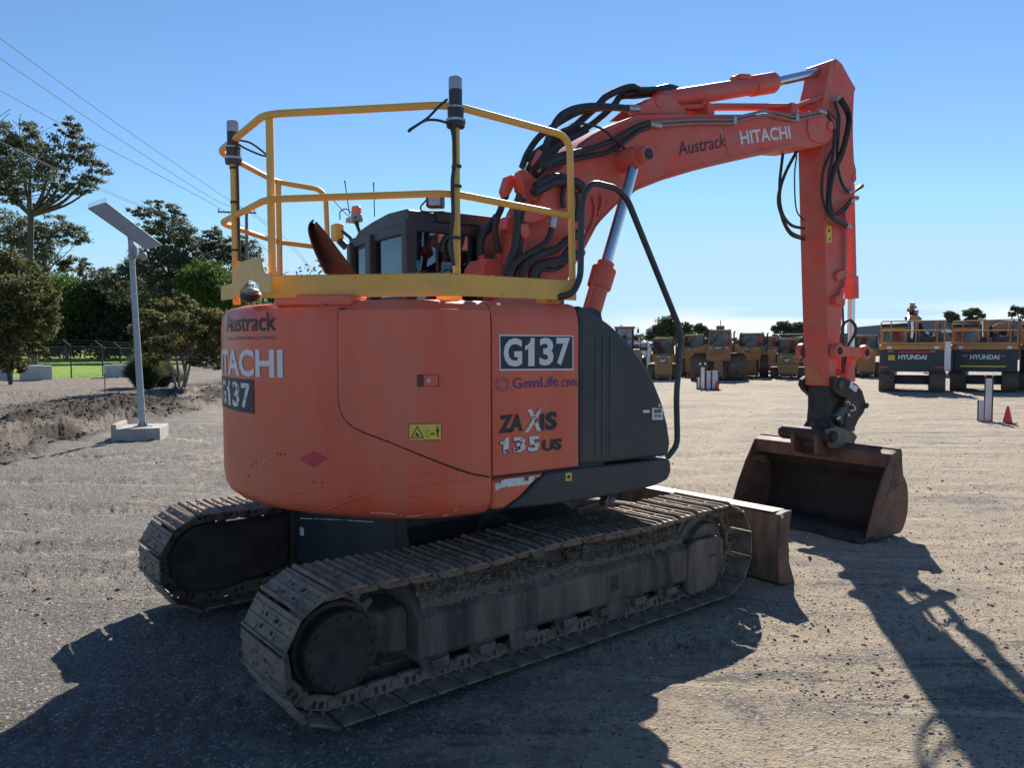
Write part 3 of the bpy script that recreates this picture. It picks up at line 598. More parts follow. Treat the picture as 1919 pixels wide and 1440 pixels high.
P = [uxp(a, b, -1.43) for a, b in tb]; UP(MB().prism([(-1.43, p[1], p[2]) for p in P], [(-1.424, p[1], p[2]) for p in P]), 'corner_plate', 'yellow', .001, parent=rail)
mb = MB()
for px in (850, 480+905): 
    pass
for (x, y) in ((-.62, -1.08), (.05, -1.05), (-.7, 1.05)): mb.box((x-.05, y-.05, ZT-.02), (x+.05, y+.05, 2.03))
UP(mb, 'mounting_foot', 'yellow', .004, parent=rail)
def beacon(x, y, z, tilt=0):
    mb = MB(); mb.tube([(x, y, z-.125), (x, y, z-.09), (x, y, z-.088), (x, y, z-.03), (x, y, z-.028)], [.046, .050, .041, .041, .038], 20)
    mb.tube([(x, y, z-.025), (x, y, z+.062)], .034, 20); b = UP(mb, 'warning_beacon', 'black', .003)
    UP(MB().tube([(x, y, z-.03), (x, y, z-.022)], .044, 20), 'clamp_ring', 'fitting', parent=b)
    UP(MB().tube([(x, y, z-.096), (x, y, z-.084)], .051, 20), 'clamp_ring', 'fitting', parent=b)
    UP(MB().tube([(x, y, z+.062), (x, y, z+.118), (x, y, z+.126)], [.035, .035, .031], 20), 'beacon_lens', 'lens', .002, parent=b); return b
b1 = beacon(-.615, -YR, ZR+.015); tag(b1, 'warning beacon on the corner post nearest the camera')
b2 = beacon(-1.375, .13, ZR-.02)
def hose(px, y, r, m='hose', name='hydraulic_hose', par=None, k=7, n=9, plane=uy):
    return UP(MB().tube(spline([plane(a, b, y) if len(p_) == 2 else plane(a, b, p_[2]) for p_ in px for a, b in [p_[:2]]], k), r, n), name, m, parent=par)
# beacon cables and ties
hose([(853, 290), (845, 240), (828, 227), (800, 225), (778, 237), (766, 246), (772, 240), (800, 222), (822, 200), (838, 186)], -1.17, .0065, name='beacon_cable', par=rail)
hose([(850, 230), (852, 300), (848, 340), (849, 400), (846, 450), (850, 498)], -1.19, .010, name='beacon_cable', par=rail)
hose([(446, 262), (470, 268), (495, 286), (500, 292), (488, 290), (460, 278), (444, 268)], .10, .006, name='beacon_cable', par=rail)
hose([(443, 268), (445, 330), (447, 420), (449, 489)], .09, .009, name='beacon_cable', par=rail)
tb_ = MB()
for z in (2.86, 2.66, 2.56, 2.30): tb_.tube([(-.615, -YR, z-.006), (-.615, -YR, z+.006)], .024, 12); tb_.box((-.645, -YR-.03, z-.007), (-.60, -YR-.02, z+.007))
for z in (2.80, 2.60, 2.32): tb_.tube([(-1.375, .13, z-.006), (-1.375, .13, z+.006)], .024, 12)
UP(tb_, 'cable_tie', 'hose', parent=rail)
# rear view camera under the corner plate
P = uz(470, 547, 2.045); mb = MB(); mb.sphere((-1.40, uxp(470, 547, -1.40)[1], 2.03), (.06, .075, .035), 16); rc = UP(mb, 'rear_camera', 'black')
mb = MB(); mb.sphere((-1.415, uxp(472, 541, -1.41)[1], 2.05), (.045, .05, .022), 14); UP(mb, 'camera_hood', 'galv', parent=rc)

# black handrail on the front cover
hp = [S(1255, 858), S(1274, 835), S(1272, 740), S(1282, 625), S(1180, 372), S(1160, 352), S(1115, 341), S(1098, 362), S(1094, 400), S(1092, 520), S(1078, 550), S(1060, 556)]
hp = [np.array((p[0], YS+.02, p[2])) for p in hp]; hp[-1][1] += .05
UP(MB().tube(fillet(hp, .07, 6), .0185, 12), 'handrail', 'black')

# exhaust scoop, radio box, antennas, lights
Lx = [(608, 512), (597, 490), (585, 462), (577, 434), (579, 419), (587, 412)]; Rx = [(668, 512), (650, 488), (632, 464), (615, 441), (602, 425), (593, 415)]
rings = []
for (l, r) in zip(spline([(*p, 0) for p in Lx], 3), spline([(*p, 0) for p in Rx], 3)):
    a = uy(l[0], l[1], -.05); b = uy(r[0], r[1], -.25); c = (a+b)/2; w = (b-a)/2; dpt = np.array((.05, .16, 0)); dpt = dpt/np.linalg.norm(dpt)*max(.02, np.linalg.norm(w)*.95)
    rings.append([tuple(c-w*math.cos(t)+dpt*math.sin(t)) for t in np.linspace(-.35, PI+.0, 14)])
mb = MB(); mb.loft(rings, cap=False, closed=False); exh = UP(mb, 'exhaust_stack', 'exhaust'); so = exh.modifiers.new('Solidify', 'SOLIDIFY'); so.thickness = .006

# cab
cab = MB(); XC, YC0, YC1 = -.07, .45, 1.50
roofP = [(XC, YC0, 2.725), (XC-.02, YC0+.25, 2.745), (XC-.02, YC1-.28, 2.725), (XC, YC1-.06, 2.66), (XC, YC1, 2.60)]
A = [(XC, YC0, 2.60), (XC, YC0, 2.72), (XC, YC0+.05, 2.745), (XC, YC0+.35, 2.755), (XC, YC1-.42, 2.73), (XC, YC1-.15, 2.69), (XC, YC1, 2.60), (XC, YC1, 2.50)]
B = [(x+1.40, y, z-.0) for x, y, z in A]; cab.prism(A, B)
cab_o = UP(cab, 'cab_roof', 'black', .015)
fr = MB()
def bar(a, b, w): 
    a = np.array(a, float); b = np.array(b, float); d = b-a; c = (a+b)/2; ux_ = d/2; e = np.cross(d, (0, 0, 1)); 
    if np.linalg.norm(e) < 1e-6: e = np.array((1., 0, 0))
    e = e/np.linalg.norm(e)*w/2; g = np.cross(d, e); g = g/np.linalg.norm(g)*w/2; fr.obox(c, ux_, e, g)
bar((XC, YC0, 1.6), (XC, YC0, 2.66), .085); bar((XC, YC1-.03, 1.6), (XC, YC1-.03, 2.60), .08); bar((1.25, YC0, 1.6), (1.15, YC0, 2.66), .07); bar((1.25, YC1, 1.6), (1.15, YC1, 2.55), .07)
bar((XC, YC0+.62, 2.1), (XC, YC0+.62, 2.62), .10); bar((.55, YC0, 1.6), (.55, YC0, 2.66), .06); bar((.16, YC0, 2.1), (.16, YC0, 2.62), .022)
fr.box((XC-.02, YC0+.02, 1.2), (XC+.03, YC1, 2.12)); fr.box((XC, YC0-.02, 1.2), (1.3, YC0+.02, 2.02)); fr.box((XC-.02, YC0, 2.56), (XC+.03, YC1, 2.64)); fr.box((XC, YC0-.02, 2.58), (1.2, YC0+.03, 2.66))
fr.box((XC, YC1-.02, 1.2), (1.3, YC1+.02, 1.9)); UP(fr, 'cab_frame', 'black', .01)
g1 = UP(MB().box((XC, YC0+.04, 2.12), (XC+.006, YC1-.05, 2.57)), 'rear_window', 'glass', 0, False); UP(MB().box((XC+.04, YC0, 2.02), (1.2, YC0+.006, 2.6)), 'side_window', 'glass', 0, False)
UP(MB().box((XC+.1, YC1, 1.9), (1.2, YC1+.006, 2.55)), 'side_window', 'glass', 0, False); UP(MB().box((1.2, YC0+.05, 1.6), (1.206, YC1-.05, 2.6)), 'windscreen', 'glass', 0, False)
stt = MB(); stt.box((.25, .62, 1.6), (.42, 1.12, 2.32)); stt.box((.28, .74, 2.3), (.38, 1.0, 2.5)); stt.box((.25, .62, 1.5), (.8, 1.12, 1.72)); UP(stt, 'operator_seat', 'seat', .05, seg=3)
stt = MB(); stt.tube(spline([(.5, .50, 2.02), (.40, .49, 2.30), (.52, .49, 2.38), (.75, .49, 2.36)]), .018); stt.tube([(.30, .49, 2.0), (.42, .49, 2.45)], .012); stt.box((.95, .48, 2.30), (1.05, .56, 2.42)); UP(stt, 'wiper_arm', 'dark')
mb = MB(); mb.box((.55, -.62, 1.9), (1.3, .40, 2.0)); 
UP(MB().box((XC+.55, YC0-.10, 2.05), (1.28, YC0-.03, 2.66)), 'cab_guard', 'black', .01)
UP(MB().box((.15, YC0-.03, 2.66), (1.33, YC0+.05, 2.74)), 'roof_edge', 'black', .008, parent=None)
ra = MB(); c = uz(632, 436, 2.50); c = uxp(632, 436, -.12)
rx_ = MB(); rx_.obox(c, (.04, 0, 0), (0, .058, 0), (0, 0, .072)); rad_ = UP(rx_, 'radio_box', 'yellow', .018, seg=3)
UP(MB().tube([c+np.array((0, -.04, -.07)), c+np.array((.05, -.07, -.13))], .03), 'radio_mount', 'dark')
bc = uxp(668, 402, .05); mb = MB(); mb.tube([bc+np.array((0, 0, -.03)), bc+np.array((0, 0, 0))], .048, 18); mb.box(bc+np.array((-.05, -.02, -.06)), bc+np.array((.05, .12, -.02))); bb = UP(mb, 'beacon_base', 'galv', .004)
UP(MB().tube([bc+np.array((0, 0, .0)), bc+np.array((0, 0, .06)), bc+np.array((0, 0, .068))], [.043, .041, .034], 18), 'amber_beacon', 'amber', parent=bb)
UP(MB().tube([c+np.array((.02, -.03, .02)), c+np.array((.05, -.16, -.06)), np.array((XC+.02, YC1-.02, 2.52))], .014), 'bracket', 'black', parent=rad_)
UP(MB().tube([bc+np.array((0, .0, -.05)), bc+np.array((.0, -.02, -.10)), np.array((XC+.10, YC1-.06, 2.58))], .016), 'bracket', 'black', parent=bb)
for (a, b) in (((646, 339), (655, 402)), ((700, 342), (702, 406))):
    p0, p1 = uxp(*a, .1), uxp(*b, .1); UP(MB().tube([p1, p1+(p0-p1)*.9, p0], [.0045, .0045, .007], 8), 'antenna', 'hose')
hose([(622, 372), (640, 392), (660, 412), (668, 425)], .02, .004, name='antenna_cable', plane=uxp)
hose([(637, 412), (638, 396), (650, 392), (662, 402), (672, 412)], .02, .005, name='antenna_cable', plane=uxp)
wl = uy(816, 378, .42); mb = MB(); mb.obox(wl, (.045, -.035, 0), (.035, .03, 0), (0, 0, .048)); w_ = UP(mb, 'work_light', 'black', .014, seg=3)
nrm = np.array((-.6, -.8, 0)); pl_ = wl+nrm*.047; mb = MB(); mb.obox(pl_, (.035, -.027, 0), (.004, .004, 0), (0, 0, .038)); UP(mb, 'light_glass', 'lens', .006, parent=w_)
UP(MB().tube(spline([wl+np.array((-.05, .03, .02)), wl+np.array((-.09, .06, -.04)), wl+np.array((-.06, .05, -.07)), wl+np.array((.06, -.02, -.07))]), .006), 'light_bracket', 'dark', parent=w_)

# ------------------------------------------------------------------ boom
YB = .19
def UB(L, y): return [tuple(uy(a, b, y)[[0, 2]]) for a, b in L]
boom_px = [(957, 575), (962, 540), (976, 500), (990, 440), (1005, 388), (1030, 338), (1066, 298), (1106, 262), (1154, 231), (1197, 214), (1260, 213), (1350, 214), (1433, 214), (1489, 210), (1530, 211), (1555, 215), (1564, 226), (1566, 243), (1558, 262), (1545, 272), (1515, 277), (1490, 275), (1400, 295), (1300, 320), (1240, 338), (1195, 356), (1156, 384), (1121, 420), (1100, 460), (1085, 485), (1066, 521), (1045, 575)]
boom = UP(MB().prism_y(UB(boom_px, -YB), -YB, YB), 'boom', 'boomred', .008)
mb = MB(); tip = UB([(1517, 208), (1553, 210), (1566, 222), (1567, 243), (1560, 258), (1545, 270), (1520, 262), (1513, 240)], -YB-.012); mb.prism_y(tip, -YB-.014, -YB+.002); e = uy(1556, 236, -YB-.02); mb.disc_y((e[0], e[2]), .045, -YB-.03, -YB, 20); UP(mb, 'boom_tip_plate', 'boomred', .004, parent=boom)
e = uy(1203, 292, -.46); e2 = uy(1192, 295, -.34); mb = MB(); mb.disc_y((e2[0], e2[2]), .085, -.40, YB+.2, 28); mb.disc_y((e2[0], e2[2]), .062, -.47, -.40, 24); mb.disc_y((e2[0], e2[2]), .03, -.476, -.46, 16); pin = UP(mb, 'cylinder_pin', 'boomred', .004)
UP(MB().disc_y((e2[0], e2[2]), .040, -.478, -.468, 20), 'pin_cap', 'dark', parent=pin)
# lettering on the boom
def btext(s, bl_, br, tl, m, bold=0.):
    a, b, c = uy(*bl_, -YB), uy(*br, -YB), uy(*tl, -YB); v, f = text_mesh(s, 1., bold); V = [a+(b-a)*x+(c-a)*y for x, y in v]
    me = bpy.data.meshes.new('lettering'); me.from_pydata([(p[0], -YB-.0025, p[2]) for p in V], [], f); return link('lettering', me, m, boom, False)
btext('HITACHI', (1389, 271), (1482, 259), (1385, 246), 'white', .022); btext('Austrack', (1272, 292), (1361, 275), (1270, 266), 'ink', .006)
# arm cylinder
def px3(a, b, y): return uy(a, b, y)
c0, c1, c2 = px3(1232, 190, 0), px3(1447, 155, 0), px3(1553, 131, 0)
mb = MB(); d = c1-c0; mb.tube([c0, c0+d*.80, c0+d*.802, c1, c1+d*.001], [.078, .078, .092, .095, .085], 24); acy = UP(mb, 'arm_cylinder', 'boomred', .004)
mb = MB(); mb.cyl((c0+d*.62)+np.array((0, 0, .08)), (c0+d*.75)+np.array((0, 0, .085)), .03); mb.obox(c0+d*.70+np.array((0, 0, .09)), (.07, 0, .012), (0, .05, 0), (0, 0, .022)); UP(mb, 'port_block', 'boomred', .005, parent=acy)
UP(MB().cyl(c1, c2, .044, n=24), 'cylinder_rod', 'chrome', parent=acy)
e = c2; mb = MB(); mb.disc_y((e[0], e[2]), .07, -.07, .07, 20); UP(mb, 'rod_eye', 'boomred', .004, parent=acy)
# cylinder bracket on the boom top
mb = MB(); br = UB([(1180, 214), (1200, 196), (1218, 184), (1240, 176), (1262, 186), (1290, 213)], -.12); mb.prism_y(br, -.13, -.10); mb.prism_y(br, .10, .13); e = uy(1236, 190, -.13); mb.disc_y((e[0], e[2]), .05, -.14, .14, 20); UP(mb, 'cylinder_bracket', 'boomred', .006)
# boom lift cylinders
for s in (-1, 1):
    yy = s*.33; q0, q1, q2 = uy(1086, 662, -.33), uy(1136, 492, -.33), uy(1192, 298, -.33)
    for q_ in (q0, q1, q2): q_[1] = yy
    d = q1-q0; mb = MB(); mb.tube([q0, q0+d*.70, q0+d*.72, q0+d*.93, q0+d*.932, q1], [.070, .070, .088, .090, .062, .062], 24)
    off = np.array((-.09, s*.02, -.02)); mb.tube([q0+off, q0+d*.9+off, q0+d*.92+off*.6], .018, 10); mb.obox(q0+d*.93+off*.7, (.03, 0, .01), (0, .025, 0), (0, 0, .03))
    lc = UP(mb, 'lift_cylinder', 'boomred', .003); UP(MB().cyl(q1, q2, .040, n=24), 'cylinder_rod', 'chrome', parent=lc)
# pipes along the boom
mb = MB()
for dy in (0, 7):
    mb.tube([uy(a, b+dy, -YB-.03) for a, b in ((1225, 229), (1300, 224), (1369, 224), (1380, 220), (1430, 208), (1445, 209), (1489, 219), (1533, 209), (1546, 207))], .012, 8)
UP(mb, 'steel_pipe', 'pipe', parent=boom)
mb = MB()
for dy, yy in ((0, -.10), (3, .0), (5, .10)): mb.tube([uy(a, b+dy, yy) for a, b in ((1195, 204), (1250, 202), (1345, 198), (1430, 198), (1492, 198), (1520, 188), (1535, 182), (1560, 184))], .022, 8)
UP(mb, 'boom_top_pipe', 'boomred', parent=boom)
mb = MB()
for px in (1331, 1488): a, b = uy(px-6, 216, -.14), uy(px+7, 195, -.14); mb.box((a[0], -.15, a[2]), (b[0], .12, b[2]))
UP(mb, 'pipe_clamp', 'boomred', .006, parent=boom)
mb = MB()
for a, b in ((1373, 226), (1490, 221)): e = uy(a, b, -YB-.02); mb.box((e[0]-.02, -YB-.05, e[2]-.035), (e[0]+.02, -YB, e[2]+.035))
for a, b in ((1228, 234), (1540, 209)): e = uy(a, b, -YB-.03); mb.tube([e-np.array((.06, 0, 0)), e+np.array((.06, 0, 0))], .022, 8)
UP(mb, 'pipe_fitting', 'fitting', .003, parent=boom)
# hoses around the boom (traced on planes beside it)
H = [([(978, 314), (989, 287), (1009, 258), (1032, 240), (1060, 222), (1090, 208), (1130, 202)], -.05, .024), ([(1005, 325), (1030, 255), (1048, 221), (1072, 205), (1110, 199), (1150, 201), (1176, 203)], -.12, .027),
     ([(990, 350), (1010, 300), (1050, 262), (1090, 225), (1121, 197), (1136, 181), (1160, 169), (1185, 163), (1204, 169), (1230, 168), (1262, 166)], .0, .028), ([(1000, 345), (1050, 270), (1110, 232), (1150, 197), (1163, 181), (1191, 179), (1220, 176), (1262, 172)], .06, .026),
     ([(1168, 178), (1190, 173), (1215, 170), (1250, 162), (1270, 166)], .03, .022),
     ([(1015, 302), (1060, 288), (1100, 280), (1150, 262), (1190, 239), (1216, 229)], -.24, .020), ([(1020, 314), (1060, 302), (1100, 293), (1140, 284), (1175, 262), (1195, 246), (1218, 238)], -.23, .020),
     ([(1015, 310), (1050, 296), (1085, 284)], -.26, .024), ([(1040, 250), (1065, 238), (1090, 232), (1125, 240), (1160, 268), (1180, 288)], -.26, .009),
     ([(974, 365), (970, 386), (968, 434), (963, 469), (949, 515)], -.26, .026), ([(980, 372), (978, 430), (972, 475), (960, 520)], -.24, .024),
     ([(1037, 408), (1033, 434), (1019, 458), (984, 479), (963, 495), (953, 520)], -.30, .023), ([(1087, 434), (1062, 450), (1045, 465), (1010, 478), (984, 497), (975, 525)], -.30, .027),
     ([(1090, 474), (1062, 486), (1019, 495), (1001, 507), (998, 528)], -.30, .034), ([(1092, 480), (1066, 488), (1052, 500), (1036, 506), (1015, 506), (1008, 525)], -.29, .015), ([(1072, 455), (1058, 475), (1045, 493), (1030, 500)], -.31, .016),
     ([(1000, 361), (1019, 351), (1045, 340), (1080, 342), (1095, 358)], -.25, .034), ([(1003, 349), (1030, 334), (1055, 333), (1075, 340), (1092, 350)], -.24, .030), ([(1058, 345), (1054, 370), (1056, 390)], -.22, .018), ([(1082, 360), (1084, 385), (1080, 405), (1082, 415)], -.22, .016),
     ([(949, 361), (939, 391), (930, 412), (928, 434), (934, 474)], .10, .024), ([(930, 405), (915, 425), (906, 441), (901, 460), (901, 478)], .15, .024), ([(945, 372), (930, 410), (912, 436)], .20, .022),
     ([(968, 330), (955, 352), (948, 372)], .05, .018), ([(990, 300), (1005, 285), (1030, 268), (1060, 250), (1085, 238)], -.1, .022), ([(1000, 318), (1020, 295), (1060, 265), (1100, 243)], -.16, .024), ([(985, 330), (1000, 300), (1035, 262), (1075, 235)], .1, .024)]
for L, y, r in H: hose(L, y, r, par=boom)
for L, y, r in (([(934, 474), (940, 492), (946, 505), (940, 508)], .10, .026), ([(901, 478), (906, 492)], .15, .026), ([(1000, 312), (1006, 296), (1012, 285)], -.14, .024)): hose(L, y, r, 'boomred', 'elbow_pipe', boom)
for a, b, y, da, r in (((1038, 404), (1034, 428), -.30, 0, .027), ((1092, 432), (1078, 444), -.30, 0, .027), ((1092, 470), (1084, 476), -.30, 0, .03), ((1176, 203), (1196, 204), -.12, 0, .03), ((1006, 322), (1012, 300), -.14, 0, .030)): UP(MB().cyl(uy(*a, y), uy(*b, y), r, n=12), 'hose_fitting', 'fitting', .002, parent=boom)
# valve blocks, brackets and corrugated sleeves at the boom foot
def block(L, y0, y1, m='boomred', nm='valve_block'): return UP(MB().prism_y(UB(L, y0), y0, y1), nm, m, .008, parent=boom)
block([(972, 322), (982, 316), (996, 326), (1012, 342), (1008, 372), (998, 392), (990, 390), (980, 352)], -.12, -.06); block([(972, 330), (984, 324), (990, 345), (984, 366), (975, 356)], -.06, .02)
block([(953, 330), (962, 326), (966, 345), (958, 362), (950, 370), (945, 356)], .0, .08); block([(985, 395), (1005, 400), (1030, 395), (1032, 408), (1000, 418), (982, 415)], -.27, -.20)
block([(975, 420), (990, 418), (996, 440), (985, 450), (976, 440)], -.27, -.2); block([(952, 405), (962, 405), (966, 425), (960, 436), (948, 428)], -.1, .0)
for L in (((1112, 368), (1116, 392), (1110, 420), (1098, 446), (1090, 466)), ((1128, 364), (1128, 384), (1120, 402)), ((1000, 375), (1010, 350), (1040, 335), (1070, 345))): hose(L, -YB-.015, .013, 'boomred', 'steel_pipe', boom)
block([(905, 500), (915, 484), (935, 486), (950, 512), (950, 540), (900, 540)], -.1, .15); block([(908, 488), (880, 510), (900, 520), (925, 500)], .18, .22)
mb = MB(); e = uy(980, 497, -.25)
for r0 in (.03,): mb.disc_y((e[0], e[2]), r0, -.23, -.19, 16)
UP(mb, 'grease_port', 'boomred', .003, parent=boom)
for y in (-YB-.001,):
    UP(MB().tube(spline([uy(a, b, y) for a, b in ((1098, 452), (1124, 414), (1160, 377), (1198, 350), (1242, 332), (1300, 313), (1400, 288), (1490, 269))], 4), .0055, 6), 'weld_bead', 'boomred', parent=boom)
    UP(MB().tube(spline([uy(a, b, y) for a, b in ((1080, 283), (1115, 262), (1160, 238), (1205, 223), (1300, 221), (1430, 219), (1510, 216))], 4), .0055, 6), 'weld_bead', 'boomred', parent=boom)
    UP(MB().tube([uy(1352, 216, y), uy(1366, 298, y)], .004, 6), 'weld_bead', 'boomred', parent=boom)
# ------------------------------------------------------------------ arm
YA = .135
arm_px = [(1557, 113), (1567, 109), (1578, 119), (1600, 159), (1604, 165), (1601, 174), (1599, 219), (1599, 260), (1601, 302), (1605, 319), (1605, 338), (1597, 347), (1592, 400), (1590, 480), (1581, 560), (1573, 650), (1566, 700), (1562, 722), (1554, 724), (1550, 600), (1546, 450), (1542, 270), (1540, 215), (1545, 175), (1551, 150)]
arm = UP(MB().prism_y(UB(arm_px, -YA), -YA, YA), 'arm', 'boomred', .006)
wp_ = [(x-.0035, z) for x, z in UB([(1551, 600), (1554, 716)], -YA)]; a0, a1 = uy(1549, 560, -YA), uy(1554, 720, -YA)
UP(MB().prism([(a0[0]-.004, -YA+.03, a0[2]+.25), (a0[0]-.004, YA-.02, a0[2]+.2), (a1[0]-.004, YA-.02, a1[2]), (a1[0]-.004, -YA+.03, a1[2])], [(a0[0]+.004, -YA+.03, a0[2]+.25), (a0[0]+.004, YA-.02, a0[2]+.2), (a1[0]+.006, YA-.02, a1[2]), (a1[0]+.006, -YA+.03, a1[2])]), 'wear_plate', 'worn', .002, parent=arm)
for a, b in ((1567, 122), (1600, 333), (1559, 237)): e = uy(a, b, -YA); UP(MB().disc_y((e[0], e[2]), .035, -YA-.008, -YA+.01, 20), 'pivot_boss', 'boomred', .003, parent=arm)
P = UB([(1549, 423), (1558, 423), (1558, 454), (1549, 454)], -YA); UP(MB().prism_y(P, -YA-.002, -YA), 'warning_label', 'sticker', 0, False, arm)
P = UB([(1551, 435), (1556, 435), (1553.5, 427)], -YA); UP(MB().prism_y(P, -YA-.004, -YA-.002), 'warning_symbol', 'ink', 0, False, arm); P = UB([(1551, 450), (1556, 450), (1556, 444), (1554.5, 444), (1554.5, 448.5), (1551, 448.5)], -YA); UP(MB().prism_y(P, -YA-.004, -YA-.002), 'warning_symbol', 'ink', 0, False, arm)
for L, y, r in (([(1575, 186), (1589, 211), (1590, 236), (1578, 286), (1561, 324), (1553, 369), (1558, 405), (1586, 422)], -.22, .024), ([(1564, 190), (1572, 224), (1569, 291), (1575, 336), (1592, 361), (1614, 350)], -.18, .014),
                ([(1550, 208), (1568, 230), (1564, 269), (1544, 316), (1540, 363), (1550, 399)], -.2, .014), ([(1549, 212), (1563, 240), (1561, 291), (1553, 330), (1551, 386), (1567, 401), (1594, 375)], -.21, .014), ([(1560, 398), (1575, 402), (1596, 378)], -.19, .012),
                ([(1467, 288), (1461, 347), (1464, 402), (1481, 438), (1507, 449)], .05, .014), ([(1497, 277), (1472, 324), (1461, 363), (1466, 400), (1483, 422), (1507, 428)], .0, .015), ([(1493, 291), (1489, 330), (1492, 391), (1506, 413)], .08, .007), ([(1494, 280), (1469, 330), (1458, 380), (1478, 430), (1506, 446)], .1, .012)):
    o = hose(L, y, r, par=arm)
# corrugated guard on the thick arm hose
sp = spline([uy(a, b, -.22) for a, b in [(1575, 186), (1589, 211), (1590, 236), (1578, 286), (1561, 324), (1553, 369), (1558, 405)]], 26)
UP(MB().tube(sp, [.024 if i % 2 else .030 for i in range(len(sp))], 10), 'hose_sleeve', 'hose', parent=arm)
for a, b, y, r in (((1566, 183), (1578, 190), -.2, .028), ((1580, 419), (1594, 425), -.2, .024), ((1592, 378), (1600, 373), -.19, .02), ((1590, 361), (1600, 357), -.18, .018)): UP(MB().cyl(uy(*a, y), uy(*b, y), r, n=12), 'hose_fitting', 'fitting', .002, parent=arm)
mb = MB()
for a, b in (((1597, 372), (1607, 371)), ((1604, 355), (1616, 348))): mb.cyl(uy(*a, -.15), uy(*b, -.15), .022, n=10)
UP(mb, 'pipe_elbow', 'boomred', .003, parent=arm)
# bucket cylinder on the front face of the arm
k0, k1, k2 = uy(1591, 345, 0), uy(1596, 560, 0), uy(1594, 670, 0)
d = k1-k0; mb = MB(); mb.tube([k0, k0+d*.80, k0+d*.805, k1], [.052, .052, .070, .070], 20); bcy = UP(mb, 'bucket_cylinder', 'boomred', .003); UP(MB().cyl(k1, k2, .036, n=20), 'cylinder_rod', 'chrome', parent=bcy)
hose([(1583, 390), (1584, 470), (1582, 530), (1575, 545), (1572, 570)], -.16, .016, 'boomred', 'steel_pipe', arm); block([(1567, 555), (1576, 552), (1585, 562), (1584, 573), (1568, 570)], -.2, -.12)
block([(1568, 512), (1578, 506), (1592, 508), (1592, 515), (1570, 528)], -.17, -.1)
hose([(1578, 640), (1580, 610), (1592, 600), (1603, 612), (1601, 628), (1588, 650), (1583, 680), (1580, 700)], -.12, .016, par=arm); hose([(1579, 572), (1580, 610), (1580, 650), (1578, 690)], -.12, .011, par=arm); hose([(1514, 620), (1507, 645), (1505, 665), (1513, 680)], .14, .014, par=arm)
# linkage
def dogbone(p, q, y0, y1, r, w, nm):
    a, b = uy(*p, -.2), uy(*q, -.2); a = a[[0, 2]]; b = b[[0, 2]]; d = (b-a)/np.linalg.norm(b-a); n = np.array((-d[1], d[0])); mb = MB()
    mb.prism_y([a+n*r*.8, (a*.7+b*.3)+n*w, (a*.3+b*.7)+n*w, b+n*r*.8, b-n*r*.8, (a*.3+b*.7)-n*w, (a*.7+b*.3)-n*w, a-n*r*.8], y0, y1)
    for c in (a, b): mb.disc_y(c, r, y0-.008, y1+.008, 24)
    return mb
for y0, y1 in ((-.215, -.17), (.17, .215)):
    lk = UP(dogbone((1570, 658), (1621, 661), y0, y1, .075, .048, 'x'), 'bucket_link', 'boomred', .006)
    mb = MB()
    for p in ((1570, 658), (1621, 661)): e = uy(*p, -.2); mb.disc_y((e[0], e[2]), .038, y0-.014, y1+.014, 18)
    UP(mb, 'link_pin', 'darkrust', parent=lk)
UP(dogbone((1618, 662), (1603, 722), -.12, .12, .05, .05, 'x'), 'push_link', 'boomred', .006)
block([(1575, 690), (1600, 672), (1604, 715), (1580, 718)], -.06, .08)
# tilting quick hitch
def HP(L, y0, y1, nm, m, bv=.01, par=None): return UP(MB().prism_y(UB(L, y0), y0, y1), nm, m, bv, parent=par)
hz = lambda x, y: (1460+x/4.8, 560+y/4.8)
hitch = HP([hz(*p) for p in ((480, 790), (480, 740), (500, 705), (560, 700), (640, 730), (700, 770), (750, 830), (780, 930), (788, 965), (760, 1030), (715, 1090), (690, 1150), (640, 1160), (590, 1150), (600, 1060), (640, 1010), (650, 960), (620, 900), (560, 880), (520, 850))], -.20, -.165, 'quick_hitch', 'darkrust', .006)
HP([hz(*p) for p in ((480, 790), (480, 740), (500, 705), (560, 700), (640, 730), (700, 770), (750, 830), (780, 930), (760, 1030), (715, 1090), (690, 1150), (590, 1150), (600, 1060), (640, 1010), (620, 900), (560, 880))], .165, .20, 'hitch_plate', 'darkrust', .006, hitch)
HP([(1557, 712), (1580, 712), (1588, 728), (1596, 742), (1603, 770), (1603, 808), (1590, 812), (1554, 800), (1557, 765)], -.13, .13, 'hitch_body', 'dark', .01, hitch)
HP([hz(*p) for p in ((500, 1050), (600, 940), (690, 1000), (720, 1070), (660, 1140), (570, 1150))], -.19, -.10, 'hitch_cylinder', 'black', .02, hitch)
for a in ((615, 935), (560, 775)): e = uy(*hz(*a), -.21); UP(MB().disc_y((e[0], e[2]), .042, -.215, -.19, 20), 'hitch_pin', 'rust', .003, parent=hitch)
P = UB([hz(*p) for p in ((630, 800), (645, 738), (668, 760), (655, 815))], -.2); UP(MB().prism_y(P, -.2035, -.20), 'sticker', 'white', 0, False, hitch); P = UB([hz(*p) for p in ((655, 822), (672, 770), (708, 800), (692, 842))], -.2); UP(MB().prism_y(P, -.2035, -.20), 'sticker', 'white', 0, False, hitch)
mb = MB(); e = uy(*hz(760, 960), -.18); mb.disc_y((e[0], e[2]), .03, -.22, .22, 16); UP(mb, 'hitch_pin', 'darkrust', parent=hitch)
for L, w in (([hz(525, 1085), hz(548, 1065)], .010), ([hz(600, 930), hz(630, 930), hz(640, 960)], .006), ([hz(640, 1010), hz(665, 1005), hz(688, 990), hz(660, 950)], .006), ([hz(620, 1030), hz(635, 1055), hz(620, 1050)], .006)): hose(L, -.212, w, 'white', 'paint_mark', hitch)
